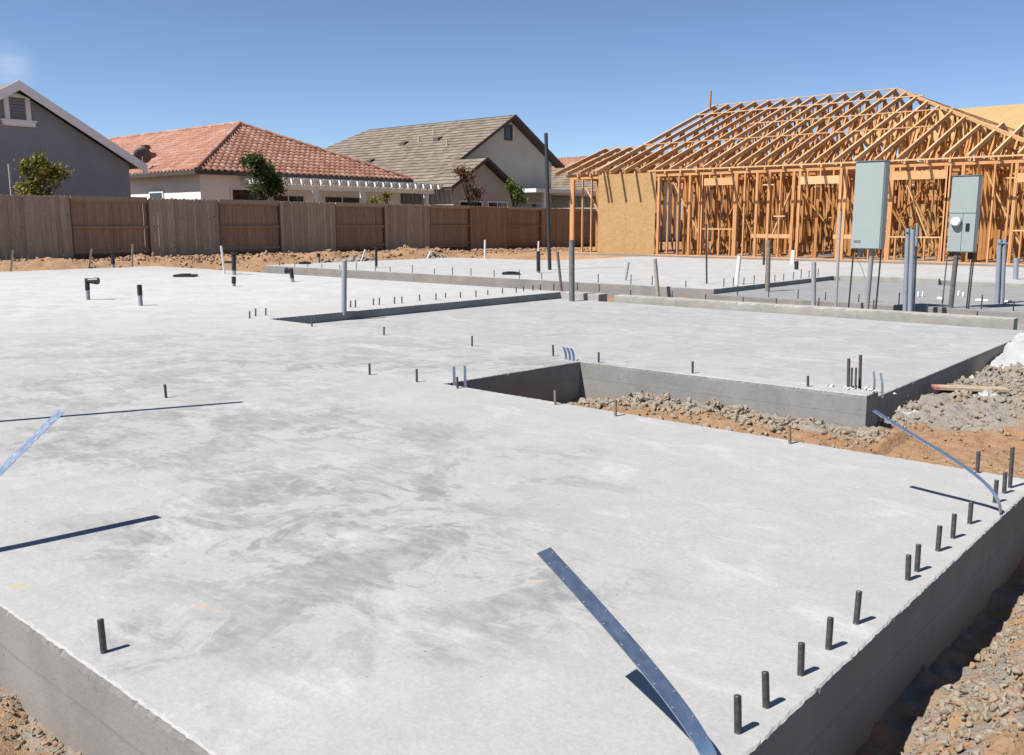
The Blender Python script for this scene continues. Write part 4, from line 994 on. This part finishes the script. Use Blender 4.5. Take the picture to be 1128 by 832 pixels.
for (px, lab) in (((398,288,402.5,275), 'white stake leaning out of the larger rubble heap'), ((470.5,286,474.5,277), 'white stake leaning on the smaller rubble heap'), ((534,286,534.3,264.5), 'thin upright white stake by the fence right of the rubble')): stake(px, lab, -.02, .06, 'pvc_white')
stake((13,214,12,181), 'thin grey stake rising above the fence left of the bush', 1.15-.0, .05) if False else None
b = atx(13, 214, -27.6); tag(MB().bar((b.x, b.y, -.1), (b.x, b.y, atx(12.5, 181, -27.6).z), .06, .06).build('garden_stake', M['stake'], None, (b.x, b.y, 0)), 'grey garden stake rising above the fence beside the bush', 'stake')
for (u0, u1, v, lab) in ((193,216,305,'flat black closet flange box on the left far slab'), (330,342,291,'small black drain cover on the far slab corner'), (553,573,302.5,'flat black drain cover beside the tall pole')):
    a, b = at(u0, v), at(u1, v); c = (a+b)/2; L = (b-a).length; d = (b-a).normalized(); n_ = Vector((-d.y, d.x, 0))
    t = thing('drain_box', lab, 'drain box', c)
    m_ = MB(); m_.prism([c-d*L/2-n_*.16, c+d*L/2-n_*.16, c+d*L/2+n_*.16, c-d*L/2+n_*.16], (0,0,.05)).build('box', M['abs'], t, bevel=.015)
    MB().tube([c+Vector((0,0,.045)), c+Vector((0,0,.065))], .12, 18).build('flange', M['black'], t)
pole('steel_pole', (605.6,297.4,601.4,147), 'tall thin black pole rising far above the fence', 'pole', .045, 'rod_dark')
pole('grey_post', (630,332,629.8,265), 'thick dusty grey pipe post on the garage corner', 'post', .045, 'post_grey', GARAGE_Z)
stake((618.4,319,614,277.5), 'thin dark leaning stake left of the thick grey post', -.1, .05, 'post_grey', group='stakes around the garage')
stake((724.7,323,721.4,285.5), 'broad pale weathered stake behind the curb', -.1, .065, 'stake', group='stakes around the garage')
pole('grey_conduit', (378.8,343.5,379.3,288.5), 'grey conduit standing up at the dark garage step', 'conduit', .035, 'pvc_grey', 0)
pole('steel_rod', (778.5,315.5,778,247), 'thin dark rod standing before the window opening', 'rod', .016, 'rod_dark', -.05)
pole('white_pipe', (811,316,814.5,282), 'white plastic pipe left of the brown post', 'pipe', .036, 'pvc_white', -.05)
pole('white_pipe', (689,309,692.5,289), 'short leaning pale pipe on the bright far slab', 'pipe', .024, 'pvc_grey', 0)
t = thing('brown_post', 'brown wooden post with a dark strap, right of the white pipe', 'post', at(845.6, 322, -.1)); b = world_loc(t); tp = top_of(b, 846.8, 265)
MB().tube([b-Vector((0,0,.2)), tp], .042, 12).build('post', M['stake_brown'], t); MB().bar(top_of(b, 843, 292)+Vector((-.03,0,0)), top_of(b, 843.5, 263)+Vector((-.03,0,0)), .03, .03).build('strap', M['rod_dark'], t)
pole('white_pipe', (896,336,896.6,289), 'pale translucent pipe left of the tall thin conduit', 'pipe', .035, 'pvc_grey', -.1)
pole('grey_conduit', (920.7,337,926,233), 'tall thin conduit left of the larger electric box', 'conduit', .02, 'pvc_grey', -.1)
pole('white_pipe', (873,291,874,276), 'short white pipe stub by the frame wall', 'pipe', .06, 'pvc_white', 0)
pole('drain_pipe', (877.2,297,877.5,288), 'small black pipe stub below the white one', 'pipe', .05, 'abs', 0)
pole('grey_conduit', (1118.5,308,1119.5,285), 'short grey pipe stub at the far right edge', 'conduit', .05, 'pvc_blue', 0)
# conduit bundles
for (y0, pipes, lab) in ((0, ((997.5,341,1000,252,.032),(1003,342,1005.5,253,.032),(1007,340,1010.5,246,.016)), 'bundle of three blue grey conduits right of the larger box'),
                        (1, ((1099,334,1101.3,264,.034),(1104.3,334,1106.5,264,.034)), 'pair of blue grey conduits right of the meter box')):
    b0 = at(pipes[0][0], pipes[0][1], -.08); t = thing('conduit_bundle', lab, 'conduit', b0, 'conduit bundles')
    for (u, v, u2, v2, r) in pipes:
        b = at(u, v, -.08); MB().tube([b-Vector((0,0,.22)), top_of(b, u2, v2)], r, 14).build('conduit', M['pvc_blue'], t)
    a, c = pipes[0], pipes[1]; bb = at(a[0], a[1], -.08)
    MB().bar(top_of(bb, a[2]-2.6, a[3]+4), top_of(bb, c[2]+3, c[3]+4), .075, .02).build('strap', M['galv'], t)
# electric boxes
def ebox(label, TL, TR, BL, BR, y, depth, meter=False):
    """a cabinet facing -Y: corners measured in the plane y"""
    tl, tr, bl, br_ = (aty(*p, y) for p in (TL, TR, BL, BR)); x0, x1 = (tl.x+bl.x)/2, (tr.x+br_.x)/2; z0, z1 = (bl.z+br_.z)/2, (tl.z+tr.z)/2
    t = thing('electric_box', label, 'electric box', ((x0+x1)/2, y+depth/2, 0))
    MB().box(x0, x1, y, y+depth, z0, z1).build('cabinet', M['enamel'], t, bevel=.006)
    if not meter:
        MB().box(x0+.012, x1-.012, y-.012, y-.001, z0+.012, z1-.014).build('door', M['enamel'], t, bevel=.004)
        MB().box(x0-.006, x1+.006, y-.02, y+depth+.004, z1+.001, z1+.012).build('rain_cap', M['enamel_trim'], t)
        MB().box(x0+.04, x0+.14, y-.018, y-.012, z0+.10, z0+.13).build('latch', M['enamel_trim'], t)
    else:
        zs = z0+(z1-z0)*.515; xs = x0+(x1-x0)*.52
        MB().box(x0+.008, x1-.008, y-.012, y-.001, zs+.004, z1-.01).build('door', M['enamel'], t, bevel=.003)
        MB().box(x0+.008, xs-.003, y-.010, y-.001, z0+.01, zs-.004).build('meter_panel', M['enamel'], t, bevel=.003)
        MB().box(xs+.003, x1-.008, y-.012, y-.001, z0+.01, zs-.004).build('breaker_panel', M['enamel'], t, bevel=.003)
        MB().box(x0-.006, x1+.006, y-.02, y+depth+.004, z1+.001, z1+.012).build('rain_cap', M['enamel_trim'], t)
        c = aty(1053.5, 244.5, y-.012); r = .068
        m_ = MB().tube([c, c+Vector((0,-.03,0))], r*1.08, 28).build('meter_ring', M['enamel_trim'], t)
        MB().tube([c+Vector((0,-.03,0)), c+Vector((0,-.055,0)), c+Vector((0,-.068,0))], [r, r*.95, r*.7], 28).build('meter_cover', M['meter'], m_)
        b = aty(1065.8, 250.5, y-.012); MB().box(b.x-.026, b.x+.026, y-.02, y-.0125, b.z-.055, b.z+.055).build('breaker_window', M['black'], t)
    return t, x0, x1, z0, z1
BY1 = 13.3; t, x0, x1, z0, z1 = ebox('larger blank grey blue electric box on posts, taller of two', (942.5,178), (974,178), (937.5,274.5), (971.5,275), BY1, .17)
for (f, r, m, nm) in ((.03,.011,'rod_dark','rod'), (.66,.034,'pvc_grey','conduit'), (.97,.012,'rod_dark','rod')): MB().tube([(x0+(x1-x0)*f-.03, BY1+.09, -.35), (x0+(x1-x0)*f, BY1+.09, z0+.01)], r, 12).build(nm, M[m], t)
MB().tube([(x0+.10, BY1+.12, z0-.10), (x0+.10, BY1+.12, z0+.01)], .04, 12).build('conduit_stub', M['pvc_grey'], t)
gw = plain('green_wire', (.10,.20,.10), .5); MB().tube(bez((x0+.03, BY1+.08, z0), (x0+.02, BY1+.08, z0-.15), (x0+.16, BY1+.08, z0-.2), (x0+.2, BY1+.08, z0-.42), 12), .004, 6).build('ground_wire', gw, t)
BY2 = 14.25; t, x0, x1, z0, z1 = ebox('smaller grey blue electric box with round white meter on posts', (1048.2,194.5), (1078.6,193.5), (1043.5,278), (1073.5,278.3), BY2, .15, True)
for (f, r, m, nm) in ((.0,.010,'post_grey','rod'), (.33,.036,'post_grey','conduit'), (.92,.010,'rod_dark','rod'), (.99,.010,'rod_dark','rod')): MB().tube([(x0+(x1-x0)*f-.02, BY2+.06, -.2), (x0+(x1-x0)*f, BY2+.06, z0+.01)], r, 12).build(nm, M[m], t)
MB().tube([(x0+.30, BY2+.09, z0-.10), (x0+.30, BY2+.09, z0+.01)], .035, 12).build('conduit_stub', M['abs'], t)
# white plastic caps left on the edge under the boxes
for i, (u, v, w, h) in enumerate(((1011.5,327,.03,.09),(1016.5,327,.03,.09),(1036,330,.10,.04),(1056,326,.03,.09),(1061,327,.03,.08),(1078,331.5,.09,.03),(1086,332,.07,.03),(1111,333,.11,.03))):
    b = at(u, v, -.09); o = MB(); o.prism([b+Vector((-w/2,-.03,0)), b+Vector((w/2,-.035,0)), b+Vector((w/2-.01,.03,0)), b+Vector((-w/2+.008,.03,0))], (0,.012,h))
    tag(o.build('plastic_scrap', M['pvc_white'], None, b, bevel=.006), 'small white plastic scrap, %s from left below the electric boxes' % ORD[i], 'scrap', 'white plastic scraps on the slab edge')

# ------------------------------------------------------------ right side: plank and white mound
a, b = at(1028, 427, -.18), at(1110, 430, -.18); t = thing('wood_plank', 'weathered plank with pink painted end lying on the dirt', 'plank', (a+b)/2)
for (f0, f1, m, nm) in ((0, .07, plain('pink_paint', (.62,.22,.17), .8), 'painted_end'), (.07, 1, plain('weathered_board', (.56,.42,.29), .9, 0, .2, 12), 'board')):
    p, q = a.lerp(b, f0), a.lerp(b, f1); p.z = q.z = gh((a.x+b.x)/2, (a.y+b.y)/2)+.02; MB().bar(p, q, .14, .022).build(nm, m, t)
def mound(label, c, rx, ry, h, seed, mat, name='white_mound'):
    n, m = 48, 22; V = []; Fc = []
    for i in range(m+1):
        r_ = i/m
        for k in range(n):
            an = 2*math.pi*k/n; x, y = math.cos(an)*rx*r_, math.sin(an)*ry*r_
            k1 = 1+.35*mnoise.noise(Vector((math.cos(an)*1.5+seed, math.sin(an)*1.5, r_)))
            px, py = c.x+x*k1, c.y+y*k1
            z = h*(1-r_**1.6)*(1+.18*mnoise.noise(Vector((px*5, py*5, seed)))) + .02*mnoise.noise(Vector((px*14, py*14, seed)))*(1-r_)
            V.append((px, py, gh(px, py)*1.0 - .02 + z))
    for i in range(m):
        for k in range(n): Fc.append((i*n+k, i*n+(k+1)%n, (i+1)*n+(k+1)%n, (i+1)*n+k))
    return tag(MB().add(V, Fc, True).build(name, mat, None, (c.x, c.y, gh(c.x, c.y))), label, 'mound')
wm = plain('pale_plaster', (.55,.545,.53), .95, 0, .12, 5, .6)
mound('pale plaster heap beside the garage slab at right edge', at(1140, 396, -.2), .80, .75, .27, 3, wm)
for i, (u, v, rx, ry, lab) in enumerate(((1003,457,.10,.05,'small pale plaster splash near the corner block'), (1085,440,.18,.06,'long pale plaster splash before the plank'), (1060,418,.15,.06,'pale plaster splash behind the plank'))):
    mound(lab, at(u, v, -.24), rx, ry, .035, 7+i, wm, 'plaster_splash')

# ------------------------------------------------------------ bushes and trees behind the fence
def plant(name, label, cat, base, crown, n, leaf, mats, trunk_r=.04, clumps=9, seed=1, stems=4):
    """crown: list of (centre, radii) ellipsoids; leaves gathered in clumps through their volume"""
    rg = np.random.RandomState(seed); t = thing(name, label, cat, base)
    tr = MB()
    cents = []
    for (c, r_) in crown:
        for k in range(clumps):
            d = rg.normal(size=3); d /= np.linalg.norm(d); cents.append(Vector(c)+Vector(d*np.array(r_)*rg.uniform(.25, .95)))
    b = Vector(base); top = max(c[0][2] for c in crown); fork = b+Vector((0, 0, (top-b.z)*.45))
    tr.tube([b, b.lerp(fork, .5)+Vector((.02,.03,0)), fork], [trunk_r, trunk_r*.8, trunk_r*.65], 8)
    for c in cents[::max(1, len(cents)//(stems*4))]: tr.tube([fork, fork.lerp(c, .5)+Vector((0,0,.06)), c], [trunk_r*.5, trunk_r*.3, trunk_r*.1], 6, False)
    tr.build('trunk', M['bark'], t)
    V = []; Fc = []
    rr = np.mean([r_ for c, r_ in crown])*.36
    for i in range(n):
        c = cents[rg.randint(len(cents))]; p = Vector(c)+Vector(rg.normal(size=3)*rr*.62)
        a = Vector(rg.normal(size=3)).normalized(); w = a.orthogonal().normalized(); s_ = leaf*rg.uniform(.6, 1.3)
        a = (a+Vector((0,0,-.25))).normalized(); w = a.cross(Vector(rg.normal(size=3))).normalized(); up_ = a.cross(w)*.12*s_
        o = len(V); V += [p-a*s_*.5, p+w*s_*.28+up_, p+a*s_*.5, p-w*s_*.28+up_]; Fc.append((o, o+1, o+2, o+3))
    me = bpy.data.meshes.new('crown'); bo = world_loc(t); me.from_pydata([tuple(Vector(p)-bo) for p in V], [], Fc); me.materials.append(mats)
    ob = bpy.data.objects.new('crown', me); COL.objects.link(ob); ob.parent = t; return t
g_y = leafmat('yellow_green_leaf', ((.17,.19,.03), (.34,.31,.05), (.52,.42,.09)))
g_d = leafmat('dark_green_leaf', ((.045,.085,.02), (.085,.14,.03), (.14,.19,.05)))
g_r = leafmat('dull_red_leaf', ((.22,.10,.06), (.30,.15,.08), (.12,.12,.05)))
g_b = leafmat('bright_green_leaf', ((.13,.22,.03), (.22,.35,.06), (.30,.42,.10)))
def P(u, v, x): return atx(u, v, x)
x = -28.6
plant('bush', 'yellow green bush with red tips in front of the grey house', 'bush', (x, P(45,214,x).y, 0), [(P(46,203,x), (.6,.85,.55)), (P(40,187,x), (.4,.5,.4)), (P(62,194,x), (.35,.35,.4)), (P(30,204,x), (.4,.4,.4)), (P(43,178,x), (.2,.2,.2))], 2600, .12, g_y, .05, 9, 3)
x = -30.0
plant('small_tree', 'dark green dense small tree before the red roofed house', 'tree', (x, P(287,220,x).y, 0), [(P(288,207,x), (.8,.95,.55)), (P(286,188,x), (.6,.65,.5)), (P(279,180,x), (.3,.35,.3)), (P(300,200,x), (.4,.5,.4))], 4200, .12, g_d, .06, 11, 5)
x = -31.0
plant('small_tree', 'sparse reddish young tree before the taupe gable', 'tree', (x, P(520,222,x).y, 0), [(P(522,210,x), (.5,.8,.6)), (P(514,192,x), (.3,.6,.7)), (P(508,190,x), (.2,.4,.3))], 800, .13, g_r, .05, 8, 8)
plant('small_tree', 'bright green sapling right of the reddish tree', 'tree', (x, P(567,222,x).y, 0), [(P(567,213,x), (.4,.6,.45)), (P(563,205,x), (.25,.35,.3)), (P(574,220,x), (.3,.5,.4))], 800, .15, g_b, .04, 8, 9)
plant('bush', 'small yellow green shrub under the white patio cover', 'bush', (x, P(425,222,x).y, 0), [(P(425,217,x), (.25,.45,.28)), (P(413,221,x), (.2,.3,.2))], 350, .13, g_y, .03, 7, 12)
